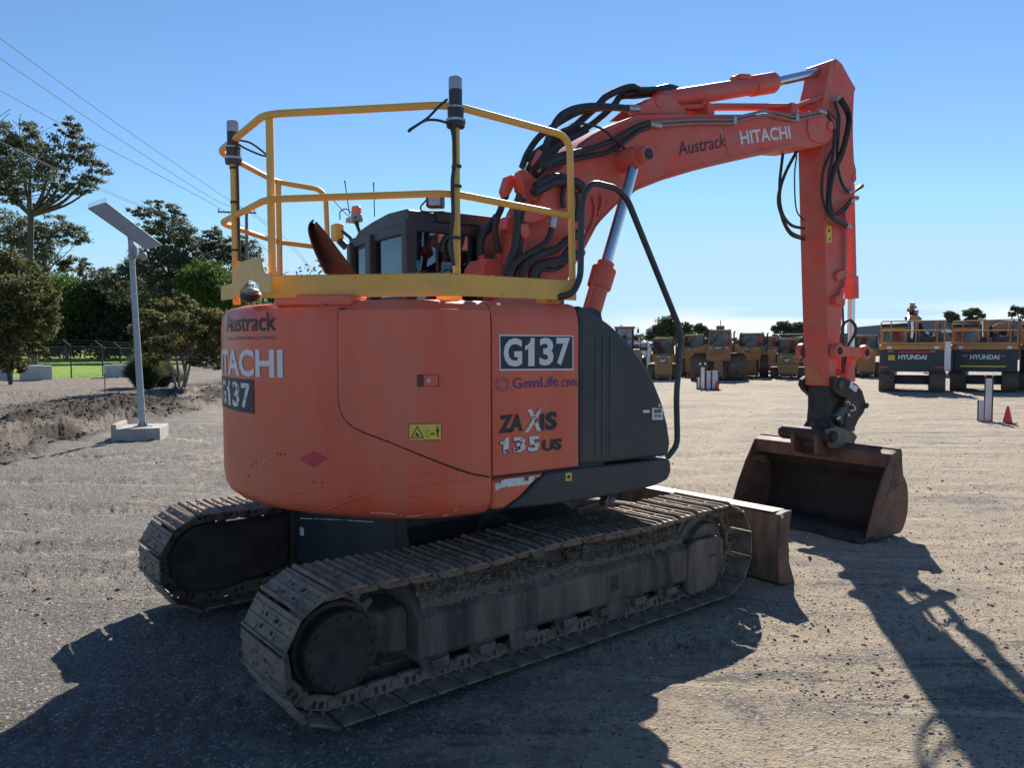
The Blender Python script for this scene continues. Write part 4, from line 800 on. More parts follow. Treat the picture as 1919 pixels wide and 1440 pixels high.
# arm-end side lug left and tilt body
HP([(1503, 722), (1505, 712), (1512, 705), (1517, 712), (1530, 742), (1520, 742), (1509, 732)], .14, .19, 'hitch_ear', 'darkrust', .006, hitch)
til = HP([(1546, 800), (1552, 789), (1566, 788), (1585, 797), (1602, 812), (1607, 819), (1603, 826), (1600, 840), (1588, 852), (1545, 852), (1538, 838), (1538, 812)], -.12, .12, 'tilt_coupler', 'darkrust', .012)
mb = MB(); a, b = uy(*hz(185, 1195), .20), uy(*hz(480, 1235), -.20); 
e0 = uy(*hz(480, 1240), -.24); e1 = e0+np.array((-.02, .54, -.0)); mb.cyl(e0, e1, .070, n=24); mb.cyl(e0+np.array((0, -.03, 0)), e0, .05); mb.cyl(e1, e1+np.array((0, .03, 0)), .05); UP(mb, 'coupler_drum', 'darkrust', .006, parent=til)
HP([hz(*p) for p in ((440, 1180), (520, 1150), (600, 1180), (690, 1225), (708, 1245), (685, 1280), (680, 1340), (470, 1350))], -.24, -.20, 'coupler_plate', 'steelgrey', .008, til)
mb = MB()
for dx in (-.05, .05): e = uy(1530+dx*200, 795, -.13); mb.disc_y((e[0], e[2]), .028, -.15, -.12, 14)
UP(mb, 'hitch_pin', 'darkrust', parent=til)
# bucket: side profile in the plane of the near side plate
bz = lambda x, y: (1380+x/5.538, 800+y/5.538)
outer_px = [(1340, 1232), (1400, 1200), (1520, 1170), (1640, 1128), (1700, 1080), (1735, 1000), (1762, 880), (1768, 760), (1760, 620), (1735, 540), (1718, 500), (1708, 380), (1705, 260), (1690, 228), (1665, 230)]
OB = [uy(*bz(*p), -.75)[[0, 2]] for p in outer_px]; OB[0][1] = -.012
YBK = .75
ringA = []; shell = MB(); T = .018; Q = spline([(p[0], 0, p[1]) for p in OB], 5); Q = [np.array((p[0], p[2])) for p in Q]; Q = [np.array((p[0], max(p[1], -.014))) for p in Q]
tn_ = np.gradient(np.array(Q), axis=0); tn_ /= np.hypot(*tn_.T)[:, None]; nin = np.c_[-tn_[:, 1], tn_[:, 0]]
cen = np.array((4.15, .42)); nin *= np.sign(((cen-np.array(Q))*nin).sum(1))[:, None]
inn = np.array(Q)+nin*T
sec = [tuple(p) for p in Q]+[tuple(p) for p in inn[::-1]]
shell.prism_y(sec, -YBK, YBK); buck = UP(shell, 'bucket', 'innerrust', .003)
lip = UB([bz(*p) for p in ((1600, 292), (1660, 262), (1692, 232), (1702, 262), (1690, 330), (1590, 350))], -.75)
side = [tuple(p) for p in Q]+[tuple(uy(*bz(*p), -.75)[[0, 2]]) for p in ((1660, 250), (1600, 290), (1560, 400), (1500, 560), (1420, 820), (1345, 1130), (1335, 1225))]
for y0, y1 in ((-YBK-.014, -YBK+.002), (YBK-.002, YBK+.014)): UP(MB().prism_y(side, y0, y1), 'side_plate', 'rust', .003, parent=buck)
tl_, tr_ = uy(*bz(1665, 240), -.75), uy(*bz(1600, 290), -.75)
mb = MB(); mb.prism_y([(tr_[0], tr_[2]-.13), (tr_[0]-.0, tr_[2]), (tl_[0], tl_[2]+.0), (OB[-2][0], OB[-2][1]-.02), (tr_[0]+.10, tr_[2]-.03), (tr_[0]+.02, tr_[2]-.13)], -YBK, YBK); UP(mb, 'top_beam', 'rust', .004, parent=buck)
tk = [[bz(*p) for p in ((1590, 350), (1570, 420), (1640, 560), (1725, 520))]]
mb = MB()
for (a, b) in (((1560, 710), (1760, 560)), ((1540, 800), (1680, 960)), ((1470, 1060), (1660, 1030)), ((1660, 400), (1560, 760))): mb.tube([uy(*bz(*a), -.766), uy(*bz(*b), -.766)], .0028, 5)
UP(mb, 'weld_line', 'steelgrey', parent=buck)
e = [uy(*bz(*p), -.766) for p in ((1600, 645), (1675, 630), (1605, 560))]; text_on('lettering', 'KG', e[0], e[1], e[2], 'dark', buck, (0, -.002, 0), .02)
ce = MB(); ce.prism_y([(OB[0][0]-.10, -.012), (OB[0][0]-.10, .000), (OB[0][0]+.12, .028), (OB[0][0]+.12, -.012)], -YBK-.02, YBK+.02); UP(ce, 'cutting_edge', 'darkrust', .002, parent=buck)
mb = MB()
for k in range(6):
    for xx in (OB[0][0]+.03,): mb.sphere((xx, -.62+k*.25, .02), (.014, .014, .008), 8)
UP(mb, 'bolt', 'rust', parent=buck)
ears = MB()
for y in (-.13, .13): ears.prism_y([(4.0, .70), (3.98, .86), (4.05, .90), (4.22, .88), (4.34, .80), (4.40, .62), (4.3, .62)], y-.02, y+.02)
UP(ears, 'bucket_ear', 'rust', .006, parent=buck)
mdp = MB(); rr_ = []
for i in range(26):
    a = PI*(.05+.45*i/25); rr_.append((4.20-.03+.0, YBK-.006, .3)); 
mm = MB(); pts_o = []
mud_px = [(160, 350), (180, 320), (230, 290), (300, 295), (350, 310), (400, 345), (425, 400), (440, 470), (450, 560), (435, 560), (425, 470), (405, 430), (380, 440), (370, 405), (330, 385), (310, 365), (255, 375), (240, 345), (215, 350)]
P = [uy(*bz(*p), YBK-.004)[[0, 2]] for p in mud_px]; UP(MB().prism_y(P, YBK-.006, YBK-.002), 'dried_mud', 'mud', 0, False, buck)

# ------------------------------------------------------------------ ground
def G2px(X, Y, Z=GZ):
    d0, d1, d2 = X-CAM[0], Y-CAM[1], Z-CAM[2]; z = d0*F_[0]+d1*F_[1]+d2*F_[2]; z = np.where(np.abs(z) < .01, .01, z)
    return IW/2+FPX*(d0*R_[0]+d1*R_[1]+d2*R_[2])/z, IH/2-FPX*(d0*U_[0]+d1*U_[1]+d2*U_[2])/z, z
EDGE = [tuple(gnd(a, b)[:2]) for a, b in ((-900, 1120), (-300, 958), (0, 880), (90, 850), (200, 812), (330, 785), (430, 760), (520, 738), (640, 715), (700, 700), (730, 690))]
def edge_dist(X, Y):                   # positive on the mulch side of the yard's edge
    best = np.full(X.shape, 1e9); sg = np.ones(X.shape)
    for (ax, ay), (bx, by) in zip(EDGE[:-1], EDGE[1:]):
        ex_, ey = bx-ax, by-ay; L2 = ex_*ex_+ey*ey; t = np.clip(((X-ax)*ex_+(Y-ay)*ey)/L2, 0, 1); dx, dy = X-ax-t*ex_, Y-ay-t*ey; d = np.hypot(dx, dy); s = np.sign(ex_*(Y-ay)-ey*(X-ax))
        m = d < best; best = np.where(m, d, best); sg = np.where(m, s, sg)
    return best*sg
def heights(X, Y, full=False):
    d = np.hypot(X-CAM[0], Y-CAM[1]); z = np.full(X.shape, GZ)
    ed = edge_dist(X, Y); mul = np.clip(ed/1.2, 0, 1); yard = 1-mul
    fine = np.clip(14/np.maximum(d, 1), .25, 1)
    rut = np.zeros(X.shape)
    z = z+yard*(fbm(X*.7, Y*.7, 11, 3)*.026+fbm(X*4, Y*4, 12, 5)*.022*(.5+np.clip(fbm(X*.6, Y*.6, 15, 2)*2+.4, 0, 1))+np.maximum(fbm(X*17, Y*17, 13, 3), -.1)*.012*fine)
    # tyre and track marks across the yard, running roughly along the line of machines
    for (ang, off, sp_, sd, amp) in ((-.66, 0, 1.5, 21, .040), (-.50, 1.1, 2.3, 22, .045), (-.80, .3, 3.1, 24, .05), (.50, .4, 3.3, 23, .03)):
        c, s_ = math.cos(ang), math.sin(ang); v = (-s_*X+c*Y)+fbm(X*.12, Y*.12, sd, 2)*2.2; g = np.exp(-((((v/sp_+off) % 1)-.5)*sp_/.16)**2); u = c*X+s_*Y
        pat = np.clip(vnoise(u*.14, v*.3, sd+3)*3+.3, 0, 1); lug = .5+.5*np.sign(np.sin(u*2*PI/.14+np.sin(v*30)*.6)); far = np.clip((d-3.2)/2.5, 0, 1)
        q_ = np.abs(((v/sp_+off) % 1)-.5)*sp_; z = z+yard*amp*.35*np.exp(-((q_-.30)/.07)**2)*pat*far*(.6+.8*vnoise(u*3, v*3, sd+9)); z = z-yard*amp*g*pat*(1-.55*lug)*far; wide = np.exp(-((((v/sp_+off) % 1)-.5)*sp_/.34)**2)*np.clip(pat*1.3, 0, 1); rut = np.maximum(rut, wide)
    # rucked furrows of dark soil along the edge, then mulch swell
    c, s_ = math.cos(rad(62)), math.sin(rad(62)); tx, ty = EDGE[5][0]-EDGE[1][0], EDGE[5][1]-EDGE[1][1]; tl = math.hypot(tx, ty); tx, ty = tx/tl, ty/tl
    u = X*tx+Y*ty; v = -X*ty+Y*tx; fur = np.clip(ed/.6, 0, 1)*np.clip((6.0-ed)/2.5, 0, 1)
    rid = 1-2*np.abs(fbm(u*.33, v*1.25, 31, 3)); z = z+fur*(np.clip(rid*1.2, 0, 1)**2*.30-.06+fbm(X*7, Y*7, 33, 4)*.13)
    z = z+mul*(np.clip((ed-3)/6, 0, 1)*np.clip((26-ed)/10, 0, 1)*.12+fbm(X*.5, Y*.5, 41, 2)*.10*np.clip((26-ed)/10, 0, 1)+fbm(X*9, Y*9, 42, 3)*.05*np.clip(ed/3, 0, 1))
    flat = (np.abs(Y) < 1.35) & (np.abs(X) < 1.75); z = np.where(flat, np.minimum(z, GZ+.004), z)
    bf = np.exp(-(((X-4.0)/.6)**2+((Y+.1)/1.1)**2)**2); z = z*(1-bf)+(GZ-.003)*bf
    if full: return z, ed, rut*yard
    return z, ed
fwd = YAW; nA, nB = 760, 70
ths = np.concatenate([np.linspace(fwd-rad(46), fwd+rad(46), nA), np.linspace(fwd+rad(46), fwd+2*PI-rad(46), nB+2)[1:-1]])
rs = [0.25]
while rs[-1] < 2500: rs.append(rs[-1]*(1.0125 if 2 < rs[-1] < 60 else 1.06))
rs = np.array(rs); TH, RR = np.meshgrid(ths, rs); GX = CAM[0]+RR*np.cos(TH); GY = CAM[1]+RR*np.sin(TH)
Zg, ED, RUT = heights(GX, GY, True)
V = np.stack([GX, GY, Zg], -1).reshape(-1, 3); nr, nt = GX.shape; idx = np.arange(nr*nt).reshape(nr, nt); nx_ = np.roll(idx, -1, 1)
Fq = np.stack([idx[:-1], nx_[:-1], nx_[1:], idx[1:]], -1).reshape(-1, 4)
V = np.vstack([V, [[CAM[0], CAM[1], GZ]]]); 
PXg, PYg, _ = G2px(GX, GY)
zone = np.zeros((nr*nt+1, 4), np.float32); ed = ED.ravel(); nzz = fbm(GX*.4, GY*.4, 51, 4).ravel()
dd = np.hypot(GX-CAM[0], GY-CAM[1]).ravel()
zone[:-1, 0] = np.clip(ed/.35+nzz*.8, 0, 1)                                              # mulch side
_z = G2px(GX, GY)[2].ravel(); zone[:-1, 1] = np.clip((714-PYg.ravel()+nzz*1.5-np.clip(PXg.ravel()-60, 0, 1e4)*.02)/1.2, 0, 1)*np.clip((345-PXg.ravel())/25, 0, 1)*(_z > 5)    # grass beyond
zone[:-1, 2] = np.clip((7.0-ed)/2.5, 0, 1)*np.clip(ed/.4, 0, 1)                           # dark soil, furrow self-shadow put into its colour
zone[:-1, 3] = np.clip(RUT.ravel(), 0, 1)
zone[:-1, 2] *= np.clip(1.0+fbm(GX*.5, GY*.5, 81, 3).ravel()*2.6, 0, 1)
grv = np.zeros(nr*nt+1, np.float32); grv[:-1] = np.clip((900-PXg.ravel())/900, -.4, 1)*.13+np.clip((PYg.ravel()-1100)/340, 0, 1)*.05
# ------------------------------------------------------------------ ground material
def ground_mat():
    m = bpy.data.materials.new('yard_ground'); m.use_nodes = True; N, L = nodes(m); b = N['Principled BSDF']; b.inputs['Roughness'].default_value = .9; b.inputs['Specular IOR Level'].default_value = .25
    tc = N.new('ShaderNodeTexCoord'); at = N.new('ShaderNodeAttribute'); at.attribute_name = 'zone'; sp = N.new('ShaderNodeSeparateColor'); L.new(at.outputs['Color'], sp.inputs[0])
    def noise(s, d=5, r=.6, st=None, rot=0):
        n = N.new('ShaderNodeTexNoise'); n.inputs['Scale'].default_value = s; n.inputs['Detail'].default_value = d; n.inputs['Roughness'].default_value = r
        if st: mp = N.new('ShaderNodeMapping'); mp.inputs['Scale'].default_value = st; mp.inputs['Rotation'].default_value = (0, 0, rot); L.new(tc.outputs['Object'], mp.inputs[0]); L.new(mp.outputs[0], n.inputs[0])
        else: L.new(tc.outputs['Object'], n.inputs[0])
        return n.outputs[0]
    def rng_(s, a, b_): r = N.new('ShaderNodeMapRange'); r.inputs[1].default_value = a; r.inputs[2].default_value = b_; L.new(s, r.inputs[0]); return r.outputs[0]
    def mix(f, a, b_, mode='MIX'):
        x = N.new('ShaderNodeMix'); x.data_type = 'RGBA'; x.blend_type = mode
        if isinstance(f, float): x.inputs[0].default_value = f
        else: L.new(f, x.inputs[0])
        for s, v in ((x.inputs[6], a), (x.inputs[7], b_)):
            if isinstance(v, tuple): s.default_value = (*v, 1)
            else: L.new(v, s)
        return x.outputs[2]
    def lane(scale, ratio, rot, d=7):
        m1 = N.new('ShaderNodeMapping'); m1.inputs['Rotation'].default_value = (0, 0, rot); L.new(tc.outputs['Object'], m1.inputs[0])
        m2 = N.new('ShaderNodeMapping'); m2.inputs['Scale'].default_value = (1, ratio, 1); L.new(m1.outputs[0], m2.inputs[0])
        n = N.new('ShaderNodeTexNoise'); n.inputs['Scale'].default_value = scale; n.inputs['Detail'].default_value = d; n.inputs['Roughness'].default_value = .68; n.inputs['Distortion'].default_value = .35; L.new(m2.outputs[0], n.inputs[0]); return n.outputs[0]
    clay = mix(rng_(noise(14, 6), .3, .7), (.31, .245, .172), (.48, .385, .275))
    grav = mix(rng_(noise(55, 4, .75), .3, .7), (.075, .07, .068), (.30, .27, .235))
    ga_ = N.new('ShaderNodeAttribute'); ga_.attribute_name = 'gravelly'
    def bias(src, k): m_ = N.new('ShaderNodeMath'); m_.operation = 'MULTIPLY_ADD'; m_.inputs[1].default_value = k; L.new(ga_.outputs['Fac'], m_.inputs[0]); L.new(src, m_.inputs[2]); return m_.outputs[0]
    patch = mix(rng_(bias(noise(.45, 9, .72), 1.), .47, .57), clay, grav)
    patch = mix(rng_(bias(lane(.35, 5, rad(39)), -.6), .52, .60), patch, clay); patch = mix(rng_(bias(lane(.5, 8, rad(30)), .8), .54, .60), patch, grav); patch = mix(rng_(lane(1.1, 7, rad(44)), .57, .62), patch, (.15, .125, .105)); patch = mix(rng_(lane(.22, 16, rad(36)), .56, .60), patch, (.17, .145, .125)); patch = mix(rng_(bias(lane(.30, 12, rad(48)), -.7), .58, .62), patch, (.52, .43, .32))
    pale = mix(rng_(noise(30, 5, .7), .35, .65), (.38, .305, .22), (.54, .44, .32)); rm = rng_(bias(noise(3, 6, .75), -1.2), .42, .56); rmm = N.new('ShaderNodeMath'); rmm.operation = 'MULTIPLY'; L.new(rm, rmm.inputs[0]); L.new(at.outputs['Alpha'], rmm.inputs[1]); patch = mix(rmm.outputs[0], patch, pale)
    patch = mix(rng_(noise(9, 6, .8), .60, .68), patch, (.44, .36, .27))
    vor = N.new('ShaderNodeTexVoronoi'); vor.inputs['Scale'].default_value = 75; L.new(tc.outputs['Object'], vor.inputs[0])
    sv = N.new('ShaderNodeSeparateColor'); L.new(vor.outputs['Color'], sv.inputs[0])
    patch = mix(rng_(sv.outputs[0], .80, .84), patch, mix(sv.outputs[1], (.08, .08, .085), (.50, .46, .42)))
    mulch = mix(rng_(noise(22, 6, .75), .35, .65), (.075, .062, .053), (.38, .32, .27))
    mulch = mix(rng_(noise(.9, 5), .60, .78), mulch, (.17, .18, .08))
    soil = mix(rng_(noise(9, 8, .75), .38, .62), (.016, .013, .011), (.075, .058, .044)); soil = mix(rng_(noise(1.1, 6), .64, .76), soil, (.17, .165, .08))  # soil brown darkened further to carry the furrows' self-shadow
    grass = mix(rng_(noise(4, 7, .7), .35, .65), (.15, .24, .03), (.30, .42, .07))
    c = mix(sp.outputs[0], patch, mulch); c = mix(sp.outputs[2], c, soil); c = mix(sp.outputs[1], c, grass); L.new(c, b.inputs['Base Color'])
    bp = N.new('ShaderNodeBump'); bp.inputs['Strength'].default_value = 1.; bp.inputs['Distance'].default_value = .036
    ad = N.new('ShaderNodeMath'); ad.operation = 'MULTIPLY_ADD'; ad.inputs[1].default_value = .35; L.new(vor.outputs['Distance'], ad.inputs[0]); L.new(noise(26, 8, .75), ad.inputs[2]); L.new(ad.outputs[0], bp.inputs['Height']); L.new(bp.outputs[0], b.inputs['Normal'])
    return m
M['ground'] = ground_mat()
go = fast('ground', V, Fq, 'ground'); tag(go, 'dirt and gravel yard surface with tyre marks and a mulch bank', 'ground', kind='structure')
ca = go.data.color_attributes.new('zone', 'FLOAT_COLOR', 'POINT'); ca.data.foreach_set('color', zone.ravel()); ga = go.data.attributes.new('gravelly', 'FLOAT', 'POINT'); ga.data.foreach_set('value', grv); go.data.polygons.foreach_set('use_smooth', np.ones(len(go.data.polygons), bool))
def gz(x, y): return float(heights(np.array([x], float), np.array([y], float))[0][0])
# loose stones, wood chips and clods
def scatter(name, n, sampler, smin, smax, m, label, cat, flat=.6, sink=.3):
    P = sampler(n); n = len(P); s = smin+(smax-smin)*rng.random(n)**3; base = np.array([(1,0,0),(-1,0,0),(0,1,0),(0,-1,0),(0,0,1),(0,0,-1)], float); F8 = np.array([(0,2,4),(2,1,4),(1,3,4),(3,0,4),(2,0,5),(1,2,5),(3,1,5),(0,3,5)])
    B = base[None]*(1+.5*(rng.random((n, 6, 1))-.5)); a = rng.random(n)*2*PI; ca_, sa = np.cos(a), np.sin(a); asp = .5+.5*rng.random(n)
    X = B[..., 0]*s[:, None]; Y = B[..., 1]*s[:, None]*asp[:, None]; Z = B[..., 2]*s[:, None]*flat
    V = np.stack([X*ca_[:, None]-Y*sa[:, None]+P[:, 0:1], X*sa[:, None]+Y*ca_[:, None]+P[:, 1:2], Z+(P[:, 2]+s*flat*(1-2*sink)*.5)[:, None]], -1).reshape(-1, 3)
    Fq = (F8[None]+np.arange(n)[:, None, None]*6).reshape(-1, 3); o = fast(name, V, Fq, m); tag(o, label, cat, kind='stuff'); return o
def yard_sampler(rmin, rmax):
    def f(n):
        th = fwd+rad(42)*(rng.random(n)*2-1); r = rmin*(rmax/rmin)**rng.random(n); x = CAM[0]+r*np.cos(th); y = CAM[1]+r*np.sin(th); z, e = heights(x, y); k = (e < .4) & ~((np.abs(x) < 1.7) & (np.abs(np.abs(y)-.995) < .27)); 
        cl = fbm(x*.5, y*.5, 61, 3) > -.12*rng.random(n); k &= cl; return np.c_[x, y, z][k]
    return f
def mulch_sampler(n):
    th = fwd+rad(8)+rad(36)*rng.random(n); r = 9+26*rng.random(n)**1.3; x = CAM[0]+r*np.cos(th); y = CAM[1]+r*np.sin(th); z, e = heights(x, y); k = (e > .3) & (e < 20); return np.c_[x, y, z][k]
def leafm(name, a, b_): 
    m = leafmat(name, a, b_, .0); b = m.node_tree.nodes['Principled BSDF']; b.inputs['Roughness'].default_value = .95; b.inputs['Specular IOR Level'].default_value = .12; return m
M['stone'] = leafm('loose_stone', (.10, .10, .105), (.40, .37, .34)); M['chip'] = leafm('wood_chip', (.10, .08, .065), (.44, .38, .33)); M['clod'] = leafm('soil_clod', (.13, .10, .075), (.34, .27, .20))
scatter('gravel', 42000, yard_sampler(2.3, 15), .0022, .013, 'stone', 'loose gravel stones spread over the yard', 'gravel')
scatter('dirt_clods', 2600, yard_sampler(3.2, 24), .008, .030, 'clod', 'small brown clods of dried dirt lying on the yard', 'dirt', .5, .2)
def soil_sampler(n):
    th = fwd+rad(4)+rad(40)*rng.random(n); r = 8+26*rng.random(n)**1.2; x = CAM[0]+r*np.cos(th); y = CAM[1]+r*np.sin(th); z, e = heights(x, y); k = (e > .2) & (e < 5.5+1.5*fbm(x*.4, y*.4, 71, 2)) & (fbm(x*.5, y*.5, 81, 3) > -.12); return np.c_[x, y, z][k]
M['shadedclod'] = leafm('shade_dark_soil_clod', (.012, .010, .009), (.075, .058, .045))  # clod colour also darkened for the shade between furrows
scatter('soil', 36000, soil_sampler, .010, .060, 'shadedclod', 'dark churned soil clods, furrow shade in their colour, along the left edge of the yard', 'soil', .6, .3)
scatter('mulch', 30000, mulch_sampler, .012, .045, 'chip', 'bark mulch chips on the bank at the left edge of the yard', 'mulch', .35, .2)

# ------------------------------------------------------------------ trees and shrubs
def leaves(blobs, D, n, ls, clump=.22, depth=1., cn=26):
    tot = sum(b[2]*b[3] for b in blobs); out = []
    for b in blobs:
        k = max(8, int(n*b[2]*b[3]/tot)); nc = max(3, k//cn); sc = D/FPX; c = dep(b[0], b[1], D+(b[4] if len(b) > 4 else 0)); rx, rz = b[2]*sc, b[3]*sc; ry = (rx+rz)/2*depth
        v = rng.normal(size=(nc, 3)); v /= np.linalg.norm(v, axis=1)[:, None]; v *= (rng.random((nc, 1))**.45); v[:, 2] *= 1.
        cl = c+(v[:, :1]*rx)*R_+(v[:, 1:2]*ry)*np.array([F_[0], F_[1], 0])+np.c_[np.zeros((nc, 2)), v[:, 2]*rz]
        ci = rng.integers(0, nc, k); r = min(rx, rz)*clump; out.append(cl[ci]+rng.normal(size=(k, 3))*np.array((r, r, r*.55)))
    P = np.vstack(out); n = len(P); a = rng.normal(size=(n, 3)); a /= np.linalg.norm(a, axis=1)[:, None]; b = rng.normal(size=(n, 3)); b -= (a*b).sum(1)[:, None]*a; b /= np.linalg.norm(b, axis=1)[:, None]
    s = ls*(.6+.8*rng.random((n, 1))); V = np.stack([P-a*s, P+b*s*.45, P+a*s, P-b*s*.45], 1).reshape(-1, 3); return V, np.arange(4*n).reshape(n, 4)
def tree(name, label, cat, D, base_px, blobs, n, ls, leaf, bark='bark', tr=.16, fork=None, group=None, clump=.22, limb=True, base_y=None, cn=26):
    g = dep(base_px, 650, D); x, y = g[0], g[1]; zb_ = gz(x, y)-.05; root = empty(name, (x, y, zb_), label, cat, group)
    inv = lambda p: (p[0]-x, p[1]-y, p[2]-zb_)
    V, Fq = leaves(blobs, D, n, ls, clump, cn=cn); V = V-np.array((x, y, zb_)); fast('crown', V, Fq, leaf, root)
    mb = MB(); cx = sum(b[0]*b[2]*b[3] for b in blobs)/sum(b[2]*b[3] for b in blobs); cy = sum(b[1]*b[2]*b[3] for b in blobs)/sum(b[2]*b[3] for b in blobs)
    fk = dep(*(fork or ((base_px+cx)/2, cy+20)), D); b0 = np.array((x, y, zb_-.3)); mid = (b0+fk)/2+np.array((rng.normal()*.1, rng.normal()*.1, 0))
    mb.tube([inv(p) for p in spline([b0, mid, fk], 5)], [tr*(1.15-.04*i) for i in range(11)], 9)
    if limb:
        for b in blobs:
            e = dep(b[0], b[1]-b[3]*.3, D+(b[4] if len(b) > 4 else 0)); m1 = fk*.5+e*.5+np.array((rng.normal()*.25, rng.normal()*.25, -.15*abs(e[2]-fk[2]))); L = spline([fk, m1, e], 5); mb.tube([inv(p) for p in L], [max(.012, tr*.5*(1-i/len(L))) for i in range(len(L))], 6)
            for _ in range(4):
                q = L[len(L)//2+rng.integers(0, len(L)//2)]; sc = D/FPX; d = np.array([rng.normal()*b[2]*sc*.5, rng.normal()*b[2]*sc*.4, abs(rng.normal())*b[3]*sc*.5]); mb.tube([inv(p) for p in spline([q, q+d*.5+rng.normal(size=3)*.08, q+d], 3)], [tr*.16, tr*.12, tr*.1, tr*.09, tr*.07, tr*.05, tr*.03], 5)
    mb.obj('trunk', bark, root); return root
T = tree
T('gum_tree', 'tall open gum tree with dark forked trunk at the left edge', 'tree', 66, 62, [(20, 255, 55, 35), (60, 262, 40, 30, 1), (100, 290, 45, 35, -1), (130, 235, 32, 22), (108, 243, 16, 10), (145, 280, 35, 30), (175, 325, 30, 28, 1), (188, 300, 16, 13), (160, 345, 30, 22), (60, 320, 55, 38, -1), (10, 330, 45, 50), (120, 350, 40, 24), (204, 322, 6, 6), (-20, 290, 50, 60), (95, 375, 28, 12), (30, 375, 40, 22)], 15000, .150, 'leafgum', tr=.32, fork=(58, 405), clump=.15, cn=44)
T('gum_tree', 'thin grey green gum tree leaning behind the dark forked trunk', 'tree', 74, 55, [(100, 430, 50, 28), (140, 440, 30, 22), (155, 450, 14, 16), (60, 450, 50, 40), (130, 495, 35, 20, 1), (85, 490, 40, 30), (150, 508, 18, 14), (20, 440, 45, 50)], 9500, .155, 'leafgum', 'barkpale', tr=.20, fork=(68, 520), clump=.15, cn=40)
T('wattle_tree', 'dense olive green wattle filling the lower left corner of the trees', 'tree', 34, 20, [(12, 492, 34, 20), (40, 505, 34, 22, 1), (-10, 520, 40, 40), (68, 532, 26, 22), (30, 545, 44, 30, -1), (88, 560, 22, 22, .5), (50, 580, 46, 34), (5, 590, 44, 44, -1), (92, 600, 20, 24), (70, 622, 30, 26, .8), (25, 640, 40, 30, -.6), (-15, 650, 40, 40), (58, 652, 24, 18), (12, 680, 30, 20), (40, 684, 18, 14, .6), (104, 582, 9, 8), (75, 660, 12, 10), (-5, 476, 20, 12)], 27000, .078, 'leafolive', tr=.08, fork=(22, 620), clump=.21, cn=38)
T('wattle_tree', 'mid green bushy tree behind the fence posts', 'tree', 98, 125, [(120, 545, 45, 40), (110, 590, 40, 45), (150, 560, 25, 30), (90, 610, 30, 40)], 9000, .21, 'leafgreen', tr=.2, clump=.3)
T('gum_tree', 'grey green gum between the lamp pole and the olive wattle', 'tree', 100, 185, [(195, 530, 38, 28), (175, 565, 34, 36), (215, 555, 30, 40), (200, 600, 45, 45), (165, 610, 35, 40), (230, 600, 30, 45), (190, 560, 30, 30), (140, 600, 30, 40), (215, 630, 50, 30)], 19000, .20, 'leafdark', tr=.2, clump=.26)
T('gum_tree', 'tall gum tree with spreading crown directly behind the solar lamp', 'tree', 92, 318, [(262, 400, 22, 14), (300, 395, 36, 20), (296, 385, 12, 10), (335, 408, 14, 12), (275, 430, 26, 18), (320, 435, 44, 28), (355, 450, 28, 24), (300, 475, 50, 32), (345, 490, 45, 34), (270, 505, 45, 36), (330, 530, 55, 36), (240, 510, 22, 24), (205, 520, 20, 18), (215, 545, 30, 24), (300, 560, 60, 30)], 24000, .175, 'leafgum', 'barkpale', tr=.28, fork=(318, 520), clump=.16, cn=36)
T('gum_tree', 'gum tree whose crown shows between the lamp and the yellow rail', 'tree', 96, 400, [(405, 440, 22, 16), (385, 462, 30, 20), (420, 470, 34, 24), (455, 458, 28, 16), (470, 480, 25, 22), (440, 500, 40, 30), (385, 500, 34, 26)], 11000, .17, 'leafgum', tr=.26, fork=(400, 540), clump=.17, cn=36)
T('wattle_tree', 'bright green rounded tree beside the left end of the machine', 'tree', 88, 400, [(390, 505, 40, 18), (360, 525, 34, 24), (410, 530, 40, 26), (430, 560, 45, 40), (375, 560, 42, 34), (440, 600, 50, 50)], 17000, .165, 'leafgreen', tr=.2, clump=.3, cn=40)
T('dark_tree', 'dark leafy tree in the wood behind the lamp pole', 'tree', 102, 265, [(255, 570, 45, 40), (285, 610, 50, 45), (235, 620, 45, 45), (210, 640, 40, 30), (150, 640, 60, 30), (100, 650, 50, 26), (290, 650, 60, 30)], 17000, .21, 'leafdark', tr=.2, clump=.3)
T('wattle_tree', 'brownish flowering wattle with several stems right of the lamp pole', 'tree', 29, 338, [(282, 592, 24, 14, -1), (310, 575, 26, 16), (345, 568, 22, 14, .5), (372, 588, 28, 18), (405, 600, 26, 22), (262, 618, 18, 16), (300, 612, 34, 20, .6), (342, 606, 34, 22, -.8), (385, 628, 34, 22, .6), (270, 648, 22, 20), (310, 645, 30, 20, -.6), (352, 650, 32, 18, .8), (400, 655, 28, 18), (420, 630, 16, 26), (292, 672, 24, 14, .5), (372, 676, 26, 12), (408, 682, 20, 10)], 25000, .062, 'leaftan', 'barkpale', tr=.06, fork=(340, 668), clump=.20, cn=36)
for b in ((318, 728), (350, 700)): pass
